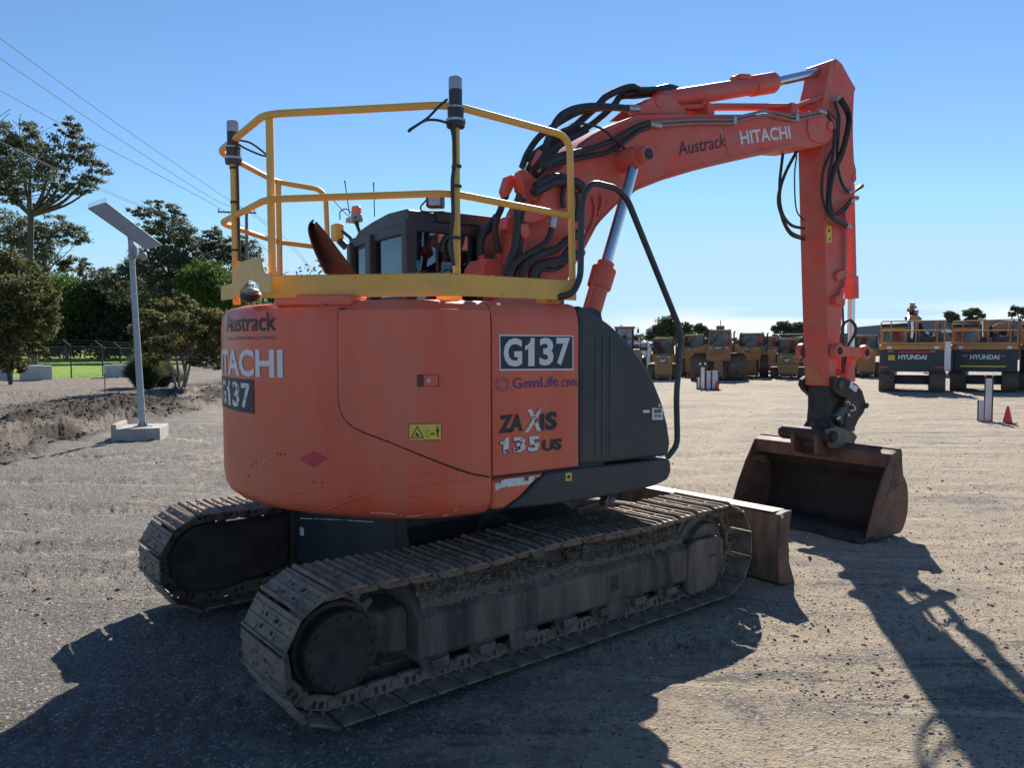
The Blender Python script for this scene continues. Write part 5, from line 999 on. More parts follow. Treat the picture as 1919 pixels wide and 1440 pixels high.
def tuft(name, label, cat, D, px, py, w, h, n, leaf):
    g = gnd(px, py); sc = np.dot(g-CAM, F_)/FPX; root_p = np.array((g[0], g[1], gz(g[0], g[1])-.02)); P = []; Fq = []
    for i in range(n):
        a = rng.random()*2*PI; lean = rng.random()**.6; b0 = root_p+np.array((math.cos(a), math.sin(a), 0))*w*sc*.22*rng.random(); tipp = b0+np.array((math.cos(a)*w*sc*.55*lean, math.sin(a)*w*sc*.55*lean, h*sc*(1.05-.55*lean**2)*(.75+.3*rng.random()))); m_ = b0*.5+tipp*.5+np.array((0, 0, h*sc*.12)); t = np.cross(tipp-b0, rng.normal(size=3)); t /= np.linalg.norm(t); t *= sc*.42
        o = len(P); P += [b0-t, b0+t, m_+t, m_-t, tipp+t*.15, tipp-t*.15]; Fq += [(o, o+1, o+2, o+3), (o+3, o+2, o+4, o+5)]
    o = fast(name, np.array(P)-root_p, Fq, leaf); o.location = root_p; tag(o, label, cat); return o
mb = MB(); g_ = dep(338, 720, 29); g_[2] = GZ-.1
for a, b in ((322, 640), (352, 635), (364, 640), (300, 650)): mb.tube(spline([g_+R_*(a-338)*.003, (g_+dep(a, b, 29))/2+R_*.06, dep(a, b, 29)], 4), [.055-.003*i for i in range(9)], 7)
o = mb.obj('tree_stem', 'barkpale'); tag(o, 'pale leaning side stems under the brownish wattle', 'tree')
tuft('grass_tree', 'dark spiky clump of strappy leaves at the foot of the lamp pole', 'shrub', 22, 272, 732, 62, 66, 5200, 'leafdark')
tuft('grass_tree', 'smaller dark strappy clump just right of the lamp pole base', 'shrub', 22, 305, 726, 44, 48, 2200, 'leafdark')
tuft('dry_shrub', 'small dry twiggy shrub under the brownish wattle', 'shrub', 22, 330, 720, 42, 28, 300, 'leaftan')
# low forest mass closing the horizon on the left, and the dead branches
def forest(name, label, x0, x1, D, top, bot, n, leaf, ls):
    bl = [(x, (top+bot)/2+rng.normal()*6, 40, (bot-top)/2) for x in np.arange(x0, x1, 32)]; V, Fq = leaves(bl, D, n, ls, .35); o = fast(name, V, Fq, leaf); tag(o, label, 'forest', kind='stuff')
forest('woodland', 'dark woodland behind the chain wire fence', -200, 1000, 106, 545, 673, 60000, 'leafdark', .32)
forest('woodland', 'dense wood understorey far behind the grass strip', -200, 1000, 122, 505, 668, 36000, 'leafgum', .40)
mb = MB(); rp = dep(15, 215, 47)
fk = dep(0, 215, 46)
for L in (((-4, 235), (8, 220), (18, 212)), ((38, 262), (36, 235), (38, 213)), ((36, 235), (26, 228), (22, 224)), ((-6, 225), (4, 214), (14, 208), (20, 205))): mb.tube([dep(a, b, 46) for a, b in L], .018, 5)
o = mb.obj('dead_branch', 'barkpale'); tag(o, 'bare dead branches above the tall gum tree at the left edge', 'branch')
# distant trees on the right
def far(px, D, bl, n, label, leaf='leafgum'): T('gum_tree', label, 'tree', D, px, bl, n, .17*D/90, leaf, tr=.2, group='gum trees on the skyline behind the machines', clump=.26)
far(1258, 88, [(1250, 606, 20, 14), (1240, 620, 16, 12), (1262, 622, 22, 14), (1225, 622, 12, 10), (1283, 612, 12, 9), (1218, 632, 10, 8), (1290, 625, 12, 10)], 7000, 'tallest skyline gum behind the black handrail')
far(1316, 95, [(1310, 616, 12, 8), (1320, 625, 16, 9), (1300, 622, 8, 6), (1340, 624, 8, 5)], 2600, 'low skyline gum just right of the black handrail')
far(1478, 92, [(1468, 610, 12, 8), (1455, 617, 10, 7), (1480, 618, 14, 9), (1495, 611, 12, 8), (1503, 620, 12, 8), (1470, 628, 24, 7)], 5200, 'broad skyline gum left of the raised arm')
far(1784, 84, [(1778, 590, 10, 6), (1790, 596, 9, 6), (1782, 600, 8, 5)], 1600, 'small flat crowned gum between the two dark backed excavators')
far(1822, 84, [(1812, 586, 9, 6), (1826, 584, 10, 6), (1838, 592, 8, 5), (1818, 598, 12, 6)], 2400, 'wider gum above the second dark backed excavator')
far(1906, 84, [(1903, 579, 8, 6), (1914, 582, 10, 6), (1896, 589, 8, 4), (1922, 590, 10, 6)], 2000, 'gum tree at the right edge of the skyline')
forest('tree_line', 'low grey green tree line beyond the parked machines', 1000, 2100, 160, 634, 652, 14000, 'leafgum', .4)

# ------------------------------------------------------------------ solar lamp, blocks, fence, power line
LD = 14.4
lampg = gnd(266, 802); lz = GZ
base = empty('concrete_footing', (lampg[0], lampg[1], gz(lampg[0], lampg[1])-.03), 'low concrete footing block with forklift notches under the solar lamp', 'concrete block')
bo = np.array(base.location)
fl_, frt, bk = gnd(208, 829), gnd(300, 826), gnd(327, 815)
ex1 = np.array([*(frt-fl_)[:2], 0]); L1 = np.linalg.norm(ex1); ex1 /= L1; ey1 = np.array((-ex1[1], ex1[0], 0)); 
o0 = np.array((fl_[0], fl_[1], bo[2])); W1 = .95; hB = .27
def lb(x, y, z): return o0+ex1*x+ey1*y+np.array((0, 0, z))-bo
mb = MB(); prof = [(0, 0), (L1*.10, 0), (L1*.12, .05), (L1*.24, .05), (L1*.26, 0), (L1*.76, 0), (L1*.78, .05), (L1*.90, .05), (L1*.92, 0), (L1, 0), (L1, hB), (0, hB)]
mb.prism([lb(x, 0, z) for x, z in prof], [lb(x, W1, z) for x, z in prof]); mb.prism([lb(0, 0, hB), lb(.09, 0, hB), lb(.09, 0, hB+.085), lb(0, 0, hB+.085)][::1], [lb(0, W1, hB), lb(.09, W1, hB), lb(.09, W1, hB+.085), lb(0, W1, hB+.085)]); mb.obj('block', 'concrete', base, True, .012)
pb = o0+ex1*L1*.55+ey1*W1*.45+np.array((0, 0, hB)); pD = np.dot(pb-CAM, F_)
pt = dep(245, 452, pD)
lamp = empty('solar_lamp', tuple(pb), 'solar street lamp on a leaning galvanised pole with pale flat panel', 'street lamp')
q = lambda p: np.array(p)-pb
mb = MB(); mb.tube([(0, 0, .01), q(pt)], [.066, .052], 8); mb.obj('pole', 'galv', lamp, False)
mb = MB(); mb.box((-.14, -.14, 0), (.14, .14, .012))
for a in range(4): c, s = math.cos(a*PI/2+.5), math.sin(a*PI/2+.5); mb.prism([(c*.05, s*.05, .01), (c*.13, s*.13, .01), (c*.05, s*.05, .14)], [(c*.05-s*.008, s*.05+c*.008, .01), (c*.13-s*.008, s*.13+c*.008, .01), (c*.05-s*.008, s*.05+c*.008, .14)])
mb.obj('base_plate', 'galv', lamp, False)
# panel: corners traced at the lamp's distance, nearer end lower left
c1_, c2_, c3_, c4_ = dep(163, 391, pD-.55), dep(196, 380, pD-.25), dep(302, 461, pD+.55), dep(272, 468, pD+.25)
n_ = np.cross(c2_-c1_, c4_-c1_); n_ /= np.linalg.norm(n_); n_ = n_ if n_[2] > 0 else -n_
mb = MB(); mb.prism([q(p) for p in (c1_, c2_, c3_, c4_)], [q(p+n_*.07) for p in (c1_, c2_, c3_, c4_)]); pn = mb.obj('solar_panel', 'panelgrey', lamp, True, .015)
mb = MB()
for (u, v) in ((.12, .30), (.16, .60), (.24, .35), (.34, .40)): p = c1_+(c4_-c1_)*u+(c2_-c1_)*v-n_*.004; mb.cyl(q(p), q(p+n_*.006), .03, n=12)
p = c1_+(c4_-c1_)*.52+(c2_-c1_)*.5-n_*.004; mb.obox(q(p), (c4_-c1_)*.14, (c2_-c1_)*.05, n_*.004); mb.obj('lens_strip', 'dark', pn, False)
mb = MB()
for k in range(18): p = c1_+(c2_-c1_)*(k/17)+n_*.07; mb.tube([q(p), q(p+np.array((0, 0, .07))+(c1_-c4_)*.01)], .003, 4)
mb.obj('bird_spikes', 'galv', pn, False)
mb = MB(); pc = c1_*.42+c4_*.58+(c2_-c1_)*.45-n_*.0; mb.tube([q(pt)-np.array((0, 0, .25)), q(pt), q(pc)], .05, 10); mb.obj('lamp_bracket', 'panelgrey', lamp)
mb = MB(); cc = dep(252, 474, pD-.1); mb.obox(q(cc), R_*.07, np.array((F_[0], F_[1], 0))*.06, (0, 0, .11)); e = dep(243, 480, pD-.22); mb.cyl(q(e), q(dep(254, 480, pD)), .045, n=14); e = dep(268, 480, pD-.1); mb.sphere(q(e), (.075, .075, .085), 14); mb.obj('security_camera', 'panelgrey', lamp, True, .008)
# pale concrete blocks on the bank
def cblock(px, py, w, h, label, first=[None]):
    g = gnd(px, py); D = np.dot(g-CAM, F_); s = D/FPX; z0 = g[2]; up_ = gz(g[0], g[1]); 
    if True:
        mb = MB(); W = w*s; Hh = h*s; ch = .03; mb.box((-W*.5, -W*.28, 0), (W*.5, W*.28, Hh)); 
        mb.prism([(-W*.25, -W*.12, Hh-.001), (W*.25, -W*.12, Hh-.001), (W*.25, W*.12, Hh-.001), (-W*.25, W*.12, Hh-.001)], [(-W*.2, -W*.09, Hh+.05), (W*.2, -W*.09, Hh+.05), (W*.2, W*.09, Hh+.05), (-W*.2, W*.09, Hh+.05)])
    o = mb.obj('concrete_block', 'concwhite', None, True, .025); o.location = (g[0], g[1], up_-.12); o.rotation_euler = (0, 0, YAW-PI/2+.55); return tag(o, label, 'concrete block', 'pale concrete blocks on the bank')
cblock(68, 716, 52, 30, 'pale concrete block behind the olive wattle, second from the left')
cblock(0, 717, 44, 30, 'pale concrete block cut by the left edge of the photo')
cblock(222, 713, 46, 27, 'pale concrete block beside the spiky clump'); cblock(392, 694, 22, 14, 'small far concrete block under the brownish wattle')
# fence
FD0 = gnd(-60, 716); f0 = dep(-60, 700, 38.)
fr0, fr1 = gnd(60, 722), gnd(330, 705); 
fen = empty('chain_wire_fence', (fr0[0], fr0[1], 0), 'chain wire security fence with cranked posts and barbed wire across the grass', 'fence')
fo = np.array(fen.location)
tops = []
for (px, py, ht) in ((54, 714, 76), (134, 712, 76), (193, 709, 71), (227, 707, 66), (264, 704, 62), (-60, 718, 86), (300, 702, 58), (345, 700, 54), (400, 698, 50), (460, 696, 46), (520, 694, 44)):
    g = gnd(px, py); s = np.dot(g-CAM, F_)/FPX; Hh = ht*s*.86; b0 = np.array((g[0], g[1], gz(g[0], g[1])-.15)); t0_ = np.array((g[0], g[1], GZ+Hh*1.0-.05)); t1_ = t0_-R_*ht*s*.19+np.array((0, 0, ht*s*.15)); MB().tube([b0-fo, t0_-fo, t1_-fo], .034, 8).obj('fence_post', 'dark', fen); tops.append((g[0], g[1], t0_, t1_, px))
tops.sort(key=lambda t: t[4])
wr = MB()
for a, b in zip(tops[:-1], tops[1:]):
    for k in (0, .5, 1): wr.tube([a[2]+(a[3]-a[2])*k-fo, b[2]+(b[3]-b[2])*k-fo], .007, 4)
    for hgt in (.98, .5, .08): wr.tube([np.array((a[0], a[1], a[2][2]*hgt))-fo, np.array((b[0], b[1], b[2][2]*hgt))-fo], .006, 4)
wr.obj('barbed_wire', 'fencewire', fen)
nw = MB()
for a, b in zip(tops[:-1], tops[1:]):
    A0, B0 = np.array((a[0], a[1], 0)), np.array((b[0], b[1], 0)); L = np.linalg.norm(B0-A0); Hh = a[2][2]; n = int(L/.17)
    for k in range(-int(Hh/.17), n):
        t0_, t1_ = k/n, (k+Hh/.17)/n
        for fl2 in (0, 1):
            ta, tb__ = max(t0_, 0), min(t1_, 1)
            if tb__ <= ta: continue
            za, zb2 = (ta-t0_)/(t1_-t0_)*Hh, (tb__-t0_)/(t1_-t0_)*Hh
            if fl2: za, zb2 = Hh-za, Hh-zb2
            nw.tube([A0+(B0-A0)*ta+np.array((0, 0, za))-fo, A0+(B0-A0)*tb__+np.array((0, 0, zb2))-fo], .0035, 3, False)
nw.obj('wire_mesh', 'fencewire', fen, False)
g = gnd(197, 748); o = MB().tube([(0, 0, -.1), (.01, 0, .72)], .014, 6).obj('stake', 'dark'); o.location = (g[0], g[1], gz(g[0], g[1])); tag(o, 'thin dark steel stake standing in the mulch', 'stake')
# utility pole and conductors
PD_ = 64; pl_p = dep(462, 640, PD_); pole = empty('utility_pole', (pl_p[0], pl_p[1], GZ), 'timber power pole with crossarm behind the yellow rail', 'utility pole'); po = np.array(pole.location)
MB().tube([(0, 0, -.2), dep(462, 388, PD_)-po], [.16, .12], 10).obj('pole', 'wood', pole)
ca0, ca1 = dep(408, 397, PD_-1.5)-po, dep(480, 399, PD_+.6)-po; MB().tube([ca0, ca1], .07, 6).obj('crossarm', 'wood', pole, False)
mb = MB()
for t in (.03, .5, .95): p = ca0+(ca1-ca0)*t; mb.tube([p, p+np.array((0, 0, .3))], [.05, .03], 8)
mb.obj('insulator', 'dark', pole)
def wireline(P, r, label):
    pts = spline([dep(*p) for p in P], 10); o = MB().tube(pts, r, 5).obj('power_line', 'wire'); tag(o, label, 'power line', 'power lines crossing the left sky')
wireline([(-60, 32, 24), (0, 71, 28), (226, 236, 43), (410, 362, 60), (462, 395, 64), (520, 440, 70), (580, 500, 80)], .016, 'uppermost power line crossing the top left corner of the sky')
wireline([(-60, 72, 24), (0, 109, 28), (220, 258, 43), (408, 377, 60), (470, 397, 64), (540, 452, 72), (588, 508, 82)], .016, 'second power line from the top')
wireline([(-60, 138, 24), (0, 169, 28), (150, 251, 40), (410, 389, 60), (460, 430, 64), (520, 490, 70)], .016, 'third power line ending at the crossarm tip')
wireline([(-60, 240, 30), (0, 265, 34), (90, 308, 42), (200, 357, 52), (330, 412, 66)], .013, 'thin power line passing behind the solar panel')
wireline([(40, 285, 36), (130, 330, 46), (250, 382, 56), (400, 440, 75)], .013, 'lowest thin power line above the far gum trees')

# ------------------------------------------------------------------ parked machines behind (each in a local frame: right, up, away)
class Far:
    def __init__(s, name, px, py, label, cat, group=None, yaw=0.):
        g = gnd(px, py); s.D = np.dot(g-CAM, F_); s.s = s.D/FPX; s.px, s.py = px, py; th = math.atan((px-IW/2)/FPX); s.sx = s.s*math.cos(th); yaw -= th
        s.root = empty(name, (g[0], g[1], GZ), label, cat, group, rz=math.atan2(R_[1], R_[0])+yaw)
    def X(s, px): return (px-s.px)*s.sx
    def Z(s, py): return (s.py-py)*s.s
    def poly(s, L, d0, d1, nm, m, bv=.02, par=None, smooth=True):     # outline in picture pixels -> metres; d = metres behind the rear face
        P = [(s.X(a), s.Z(b)) for a, b in L]; return MB().prism([(x, d0, z) for x, z in P], [(x, d1, z) for x, z in P]).obj(nm, m, par or s.root, smooth, bv)
    def box(s, x0, y0, x1, y1, d0, d1, nm, m, bv=.02, par=None): return s.poly([(x0, y1), (x1, y1), (x1, y0), (x0, y0)], d0, d1, nm, m, bv, par)
    def tube(s, L, r, nm, m, par=None, k=1):
        P = [(s.X(a), d, s.Z(b)) for a, b, d in L]; P = spline(P, k) if k > 1 else P; return MB().tube(P, r, 8).obj(nm, m, par or s.root)
    def text(s, t, x0, x1, y0, y1, d, m, bold=.02, par=None):
        v, f = text_mesh(t, 1., bold); me = bpy.data.meshes.new('lettering'); X0, X1, Z0, Z1 = s.X(x0), s.X(x1), s.Z(y1), s.Z(y0)
        me.from_pydata([(X0+(X1-X0)*x, d, Z0+(Z1-Z0)*y) for x, y in v], [], f); return link('lettering', me, m, par or s.root, False)
    def track(s, x0, x1, ytop, d0, L, n=9, m='trackbrown'):
        mb = MB(); r = s.Z(ytop)/2; X0, X1 = s.X(x0), s.X(x1); ring = lambda X: [(X, d0+r-r*math.cos(a), r+r*math.sin(a)) for a in np.linspace(-PI/2, PI/2, 12)]+[(X, d0+L, 2*r), (X, d0+L+r*.6, r), (X, d0+L, 0)]
        mb.prism(ring(X0), ring(X1)); o = mb.obj('crawler_track', m, s.root, True, .02); mb = MB()
        for k in range(n+3):
            a = -PI*.45+PI*.9*k/(n+2); c = (0, d0+r-r*math.cos(a), r+r*math.sin(a)); mb.obox(((X0+X1)/2, c[1], c[2]), ((X1-X0)/2*1.02, 0, 0), (0, -math.cos(a)*.035, math.sin(a)*.035), (0, math.sin(a)*.012, math.cos(a)*.012))
        mb.obj('grouser_bars', m, o, False); return o
# small black-backed excavators
def farex(px, py, label, x0, x1, stripe, boomtall):
    e = Far('parked_excavator', px, py, label, 'excavator', 'parked excavators with dark counterweights'); w = x1-x0; fx = lambda t: x0+w*t; 
    e.track(fx(0), fx(.24), 697, .1, 2.6); e.track(fx(.78), fx(1.02), 697, .1, 2.6)
    e.box(fx(.24), 705, fx(.78), 722, .6, 2.2, 'car_body', 'dark'); e.box(fx(.28), 719, fx(.66), 727, 2.6, 2.75, 'dozer_blade', 'rust')
    cw_ = MB(); X0, X1 = e.X(fx(0)), e.X(fx(1)); pr = [(X0, .35), (X0+.02, .15), (X0+.12, .03), (0, -.06), (X1-.12, .03), (X1-.02, .15), (X1, .35), (X1, 1.4), (X0, 1.4)]
    cw_.prism([(x, y, e.Z(697)) for x, y in pr], [(x, y, e.Z(656)) for x, y in pr]); c = cw_.obj('counterweight', 'darkbody', e.root, True, .03)
    e.text('HYUNDAI', fx(.30), fx(.73), 665, 674, -.085, 'white', .035, c)
    ub = MB(); ub.prism([(x*1.01, y-.02, e.Z(656)) for x, y in pr], [(x*1.01, y-.02, e.Z(646.5)) for x, y in pr]); ub.obj('hood', 'hyorange', e.root, True, .03)
    if stripe == 'red':
        e.box(fx(.30), 658.5, fx(.76), 661.5, -.085, -.055, 'reflector_stripe', 'redvinyl', .003, c); e.box(fx(.02), 687, fx(.14), 690, -.0, .03, 'reflector_stripe', 'redvinyl', .003, c); e.box(fx(.86), 687, fx(.98), 690, -.0, .03, 'reflector_stripe', 'redvinyl', .003, c)
        st = e.box(fx(.145), 666, fx(.245), 675.5, -.05, -.02, 'yellow_sign', 'sticker', .002, c); e.text('3T LIM', fx(.155), fx(.235), 668, 670.6, -.053, 'ink', 0, c); e.text('MAX', fx(.17), fx(.22), 672, 674.4, -.053, 'ink', 0, c)
        for t in (.14, .77): e.box(fx(t), 656.8, fx(t+.09), 660.6, -.045, -.02, 'lifting_cover', 'catyellow', .003, c)
    else:
        e.box(fx(.15), 685.6, fx(.83), 688, -.075, -.05, 'reflector_stripe', 'sticker', .003, c); 
        for t in (.17, .74): e.box(fx(t), 664.5, fx(t+.09), 670, -.07, -.04, 'vent_panel', 'steelgrey', .003, c)
        e.box(fx(.15), 656.5, fx(.32), 659, -.065, -.04, 'vent_panel', 'steelgrey', .003, c)
    for t in (.12, .84): e.box(fx(t), 649, fx(t+.07), 654, -.05, -.02, 'label_plate', 'white', .002)
    e.box(fx(.0), 642, fx(1.0), 646.5, .02, .12, 'kick_rail', 'hyorange', .01)
    # cab on the left
    fr_ = [e.box(fx(.02), 612, fx(.055), 643, .7, .8, 'cab_pillar', 'hyorange', .01), e.box(fx(.38), 612, fx(.42), 643, .7, .8, 'cab_pillar', 'hyorange', .01)]
    e.box(fx(.02), 606, fx(.42), 613, .68, 2.0, 'cab_roof', 'dark', .03); e.box(fx(.03), 613, fx(.42), 617, .7, .8, 'cab_header', 'hyorange', .01); e.box(fx(.03), 640, fx(.42), 646, .7, 2.0, 'cab_body', 'hyorange', .02)
    e.box(fx(.055), 617, fx(.38), 640, .74, .76, 'cab_window', 'farglass', 0); e.box(fx(.14), 622, fx(.30), 641, 1.1, 1.3, 'operator_seat', 'seat', .05)
    e.box(fx(.03), 617, fx(.06), 640, 1.9, 2.0, 'cab_pillar', 'hyorange', .01); e.box(fx(.38), 617, fx(.41), 640, 1.9, 2.0, 'cab_pillar', 'hyorange', .01)
    e.box(fx(.62), 630, fx(.985), 646, .5, 2.0, 'engine_cover', 'darkbody', .05); e.box(fx(.44), 634, fx(.60), 646, .5, 1.1, 'valve_cover', 'dark', .04); e.box(fx(.66), 622, fx(.72), 631, .8, 1.0, 'exhaust_pipe', 'rust', .03)
    # rail
    for L in ([(fx(.02), 643, .1), (fx(.02), 606, .1), (fx(.04), 602, .1), (fx(.98), 602 if boomtall else 600, .1), (fx(.99), 606, .1), (fx(.99), 643, .1)], [(fx(.02), 620, .1), (fx(.99), 620, .1)], [(fx(.18), 602, .1), (fx(.18), 643, .1)], [(fx(.56), 602, .1), (fx(.56), 643, .1)], [(fx(.88), 602, .1), (fx(.88), 643, .1)]): e.tube(L, .022, 'guard_rail', 'hyorange')
    # boom
    if boomtall:
        b = e.poly([(fx(.42), 645), (fx(.44), 600), (fx(.46), 590), (fx(.58), 590), (fx(.60), 600), (fx(.61), 645)], 1.2, 1.9, 'boom', 'hyorange', .03)
        e.poly([(fx(.44), 604), (fx(.42), 592), (fx(.44), 578), (fx(.48), 570), (fx(.52), 572), (fx(.58), 580), (fx(.60), 592), (fx(.58), 603)], 1.9, 2.3, 'arm', 'catrusty', .05)
        for (a, b_, c_, d_) in ((.455, 574, .015, .02), (.50, 563, .02, .02), (.49, 570, .03, .03), (.56, 577, .02, .02), (.42, 590, .02, .03), (.61, 592, .02, .02)): e.tube([(fx(a), b_+7, 1.8), (fx(a), b_, 1.75)], .09, 'linkage', 'fitting' if c_ == .02 else 'catrusty')
        for t in (.44, .48, .52, .56): e.tube([(fx(t), 640, 1.15), (fx(t), 605, 1.1), (fx(t+.01), 592, 1.6), (fx(t+.005), 575, 2.1), (fx(.50), 564, 2.2)], .035, 'hydraulic_hose', 'hose' if t in (.48,) else 'fitting', None, 4)
        for t in (.60, .62, .64): e.tube([(fx(t), 605, 1.5), (fx(t+.04), 622, 1.3), (fx(t+.12), 632, 1.2), (fx(t+.18), 638, 1.2)], .035, 'hydraulic_hose', 'hose', None, 5)
        e.tube([(fx(.77), 643, 1.4), (fx(.80), 628, 1.3), (fx(.78), 620, 1.3), (fx(.74), 622, 1.3)], .04, 'hydraulic_hose', 'hose', None, 5)
        e.box(fx(.47), 600, fx(.53), 646, 1.0, 1.15, 'lift_cylinder', 'chrome', .03)
    else:
        e.poly([(fx(.44), 645), (fx(.44), 600), (fx(.48), 596), (fx(.56), 600), (fx(.60), 645)], 1.2, 1.9, 'boom', 'hyorange', .03); e.poly([(fx(.56), 640), (fx(.62), 610), (fx(.72), 603), (fx(.90), 603), (fx(.90), 640)], 2.6, 3.4, 'arm', 'catyellow', .03)
        for t in (.56, .60): e.tube([(fx(t), 612, 1.6), (fx(t+.04), 630, 1.3), (fx(t+.14), 624, 1.3), (fx(t+.22), 622, 1.3), (fx(t+.20), 636, 1.3)], .05, 'hydraulic_hose', 'hose', None, 5)
        e.tube([(fx(.47), 640, 1.1), (fx(.46), 600, 1.1)], .06, 'lift_cylinder', 'chrome'); e.poly([(fx(.40), 598), (fx(.44), 594), (fx(.60), 600), (fx(.55), 606)], 1.3, 1.8, 'boom_head', 'boomred', .03)
    e.box(fx(.86), 606, fx(.95), 643, 1.0, 1.5, 'engine_intake', 'rust', .03); 
    e.box(fx(.18), 696, fx(.28), 705, .3, .5, 'step', 'board', .01)
    return e.root
farex(1706, 736, 'parked excavator with dark counterweight and red reflector stripe, right of the orange arm', 1645, 1768, 'red', True)
farex(1842, 735, 'parked excavator with dark counterweight and long yellow reflector stripe', 1778, 1905, 'yellow', False)
farex(1970, 735, 'parked excavator cut by the right edge of the photo', 1907, 2032, 'yellow', False)
# bulldozers seen from the rear
def dozer(px, py, label, x0, x1, ytop, cabx, caby, bodyy, tank, m='catyellow', logo=None, tw=.26, roofbox=False, trk=None):
    e = Far('bulldozer', px, py, label, 'bulldozer', 'yellow bulldozers parked in a row'); w = x1-x0
    trk = trk or (py+caby[1])/2+8; e.track(x0, x0+w*tw, trk, .3, 2.4, 8); e.track(x1-w*tw, x1, trk, .3, 2.4, 8)
    bx0, bx1 = x0+w*tw*.9, x1-w*tw*.9
    b = e.poly([(bx0, tank[1]+6), (bx0-2, tank[0]+4), (bx0+2, tank[0]), (bx1-2, tank[0]), (bx1+2, tank[0]+4), (bx1, tank[1]+6), (bx1-4, tank[1]+8), (bx0+4, tank[1]+8)], .1, 1.6, 'fuel_tank', m, .04)
    e.poly([(x0+3, tank[0]+10), (cabx[0]-3, caby[1]), (cabx[1]+3, caby[1]), (x1-3, tank[0]+10), (x1-4, tank[0]+14), (x0+4, tank[0]+14)], .35, 1.7, 'fender', m, .04)
    e.box(bx0+3, tank[1]+8, bx1-3, py-3, .5, 2.5, 'rear_frame', 'trackbrown', .03); e.poly([(px-10, py-6), (px-8, tank[1]+6), (px+8, tank[1]+6), (px+10, py-6)], .15, .6, 'winch', 'catrusty', .03)
    c0_, c1_ = cabx; y0_, y1_ = caby; ins = (c1_-c0_)*.05; dk = 'dark' if m == 'catyellow' else m
    e.poly([(c0_+ins, y0_+4), (c0_+ins*1.2, y0_), (c1_-ins*1.2, y0_), (c1_-ins, y0_+4)], .45, 2.0, 'cab_roof', m, .03)
    for a, b_ in (((c0_, c0_+4), (c0_+ins, c0_+ins+3)), ((c1_-4, c1_), (c1_-ins-3, c1_-ins))):
        for d in (.55, 1.85): e.poly([(a[0], y1_), (a[1], y1_), (b_[1], y0_+3), (b_[0], y0_+3)], d, d+.12, 'cab_pillar', dk, .01)
    e.poly([(c0_+2, y1_), (c1_-2, y1_), (c1_-ins-2, y0_+4), (c0_+ins+2, y0_+4)], .60, .62, 'rear_window', 'farglass', 0); e.poly([(c0_+2, y1_), (c1_-2, y1_), (c1_-ins-2, y0_+4), (c0_+ins+2, y0_+4)], 1.9, 1.92, 'windscreen', 'farglass', 0)
    cxm = (c0_+c1_)/2; e.box(cxm-(c1_-c0_)*.16, y0_+9, cxm+(c1_-c0_)*.16, y1_+1, 1.0, 1.2, 'operator_seat', 'seat', .05); e.box(cxm-2.2, y0_+5, cxm+2, y0_+10, 1.05, 1.15, 'headrest', 'seat', .03)
    for a in (c0_+5, c1_-7): e.box(a, y0_-1.5, a+3, y0_+1.5, .40, .50, 'work_light', 'lens', .01)
    for a in (c0_-3, c1_+1): e.poly([(a, tank[0]+12), (a+2.2, tank[0]+12), (a+2.2, y1_-2), (a, y1_-2)], .3, .42, 'grab_rail', 'dark', .01)
    e.tube([(c1_+4, y1_+2, 1.9), (c1_+4, y1_-22, 1.9), (c1_+6, y1_-26, 1.9)], e.s*1.5, 'exhaust_pipe', 'dark')
    for a in (bx0+4, bx1-9): e.box(a, tank[0]+2, a+5, tank[0]+5, .04, .12, 'tail_light', 'lens', .01, b)
    e.box(bx0+4, (tank[0]+tank[1])/2+2, bx1-4, (tank[0]+tank[1])/2+3, .085, .12, 'tank_seam', 'trackbrown', .0, b)
    for a in (px-16, px+14): e.tube([(a, py-14, .45), (a*.6+px*.4, py-3, -.2)], e.s*1.7, 'ripper_arm', 'catrusty')
    e.box(px-13, py-9, px+13, py-6, .0, .3, 'drawbar', 'trackbrown', .02); e.tube([(c0_+6, y1_-1, .55), ((c0_+c1_)/2-3, y0_+8, .55)], e.s*.7, 'wiper', 'dark')
    if logo: l = e.box(logo[0], logo[2], logo[1], logo[3], .06, .10, 'badge', 'ink', .004, b); e.text('CAT', logo[0]+1.5, logo[1]-1.5, logo[2]+1.6, logo[3]-1.6, .055, 'white', .05, l)
    if roofbox: e.box(cxm-8, y0_-8, cxm+8, y0_, .9, 1.6, 'air_conditioner', m, .03); e.tube([(cxm, y0_-8, 1.), (cxm+.5, y0_-18, 1.)], .02, 'antenna', 'wire')
    return e
dozer(1242, 712, 'small yellow bulldozer with pale roof, left of the black handrail', 1213, 1274, 632, (1222, 1264), (633, 664), 0, (666, 702), logo=(1234, 1250, 672, 681), tw=.27, trk=684)
dozer(1346, 714, 'largest bulldozer with wide tracks and box on its roof, right of the black handrail', 1293, 1399, 616, (1326, 1372), (618, 646), 0, (648, 670), 'catrusty', (1337, 1353, 649, 656), .32, True, trk=664)
e = dozer(1409, 708, 'tall bulldozer with low dark windows right of the largest bulldozer', 1376, 1440, 622, (1382, 1434), (624, 649), 0, (650, 668), 'catyellow', (1395, 1406, 653, 658.5), .26, trk=666)
dozer(1475, 710, 'yellow bulldozer with rusty track pads just left of the orange arm', 1443, 1510, 632, (1456, 1500), (634, 663), 0, (666, 694), 'catyellow', (1468, 1481, 671, 680), .24, trk=690)
dozer(1625, 708, 'bulldozer standing between the orange arm and the first dark backed excavator', 1592, 1652, 626, (1600, 1645), (628, 652), 0, (654, 690), 'catyellow', None, .24, trk=680)
e = dozer(1303, 706, 'dark roofed bulldozer half hidden behind the largest one', 1272, 1330, 624, (1280, 1322), (627, 650), 0, (652, 690), 'catyellow', None, .24, trk=672)
e = dozer(1524, 704, 'bulldozer mostly hidden behind the orange arm', 1492, 1556, 624, (1500, 1545), (626, 650), 0, (652, 690), 'catyellow', None, .24, trk=676)
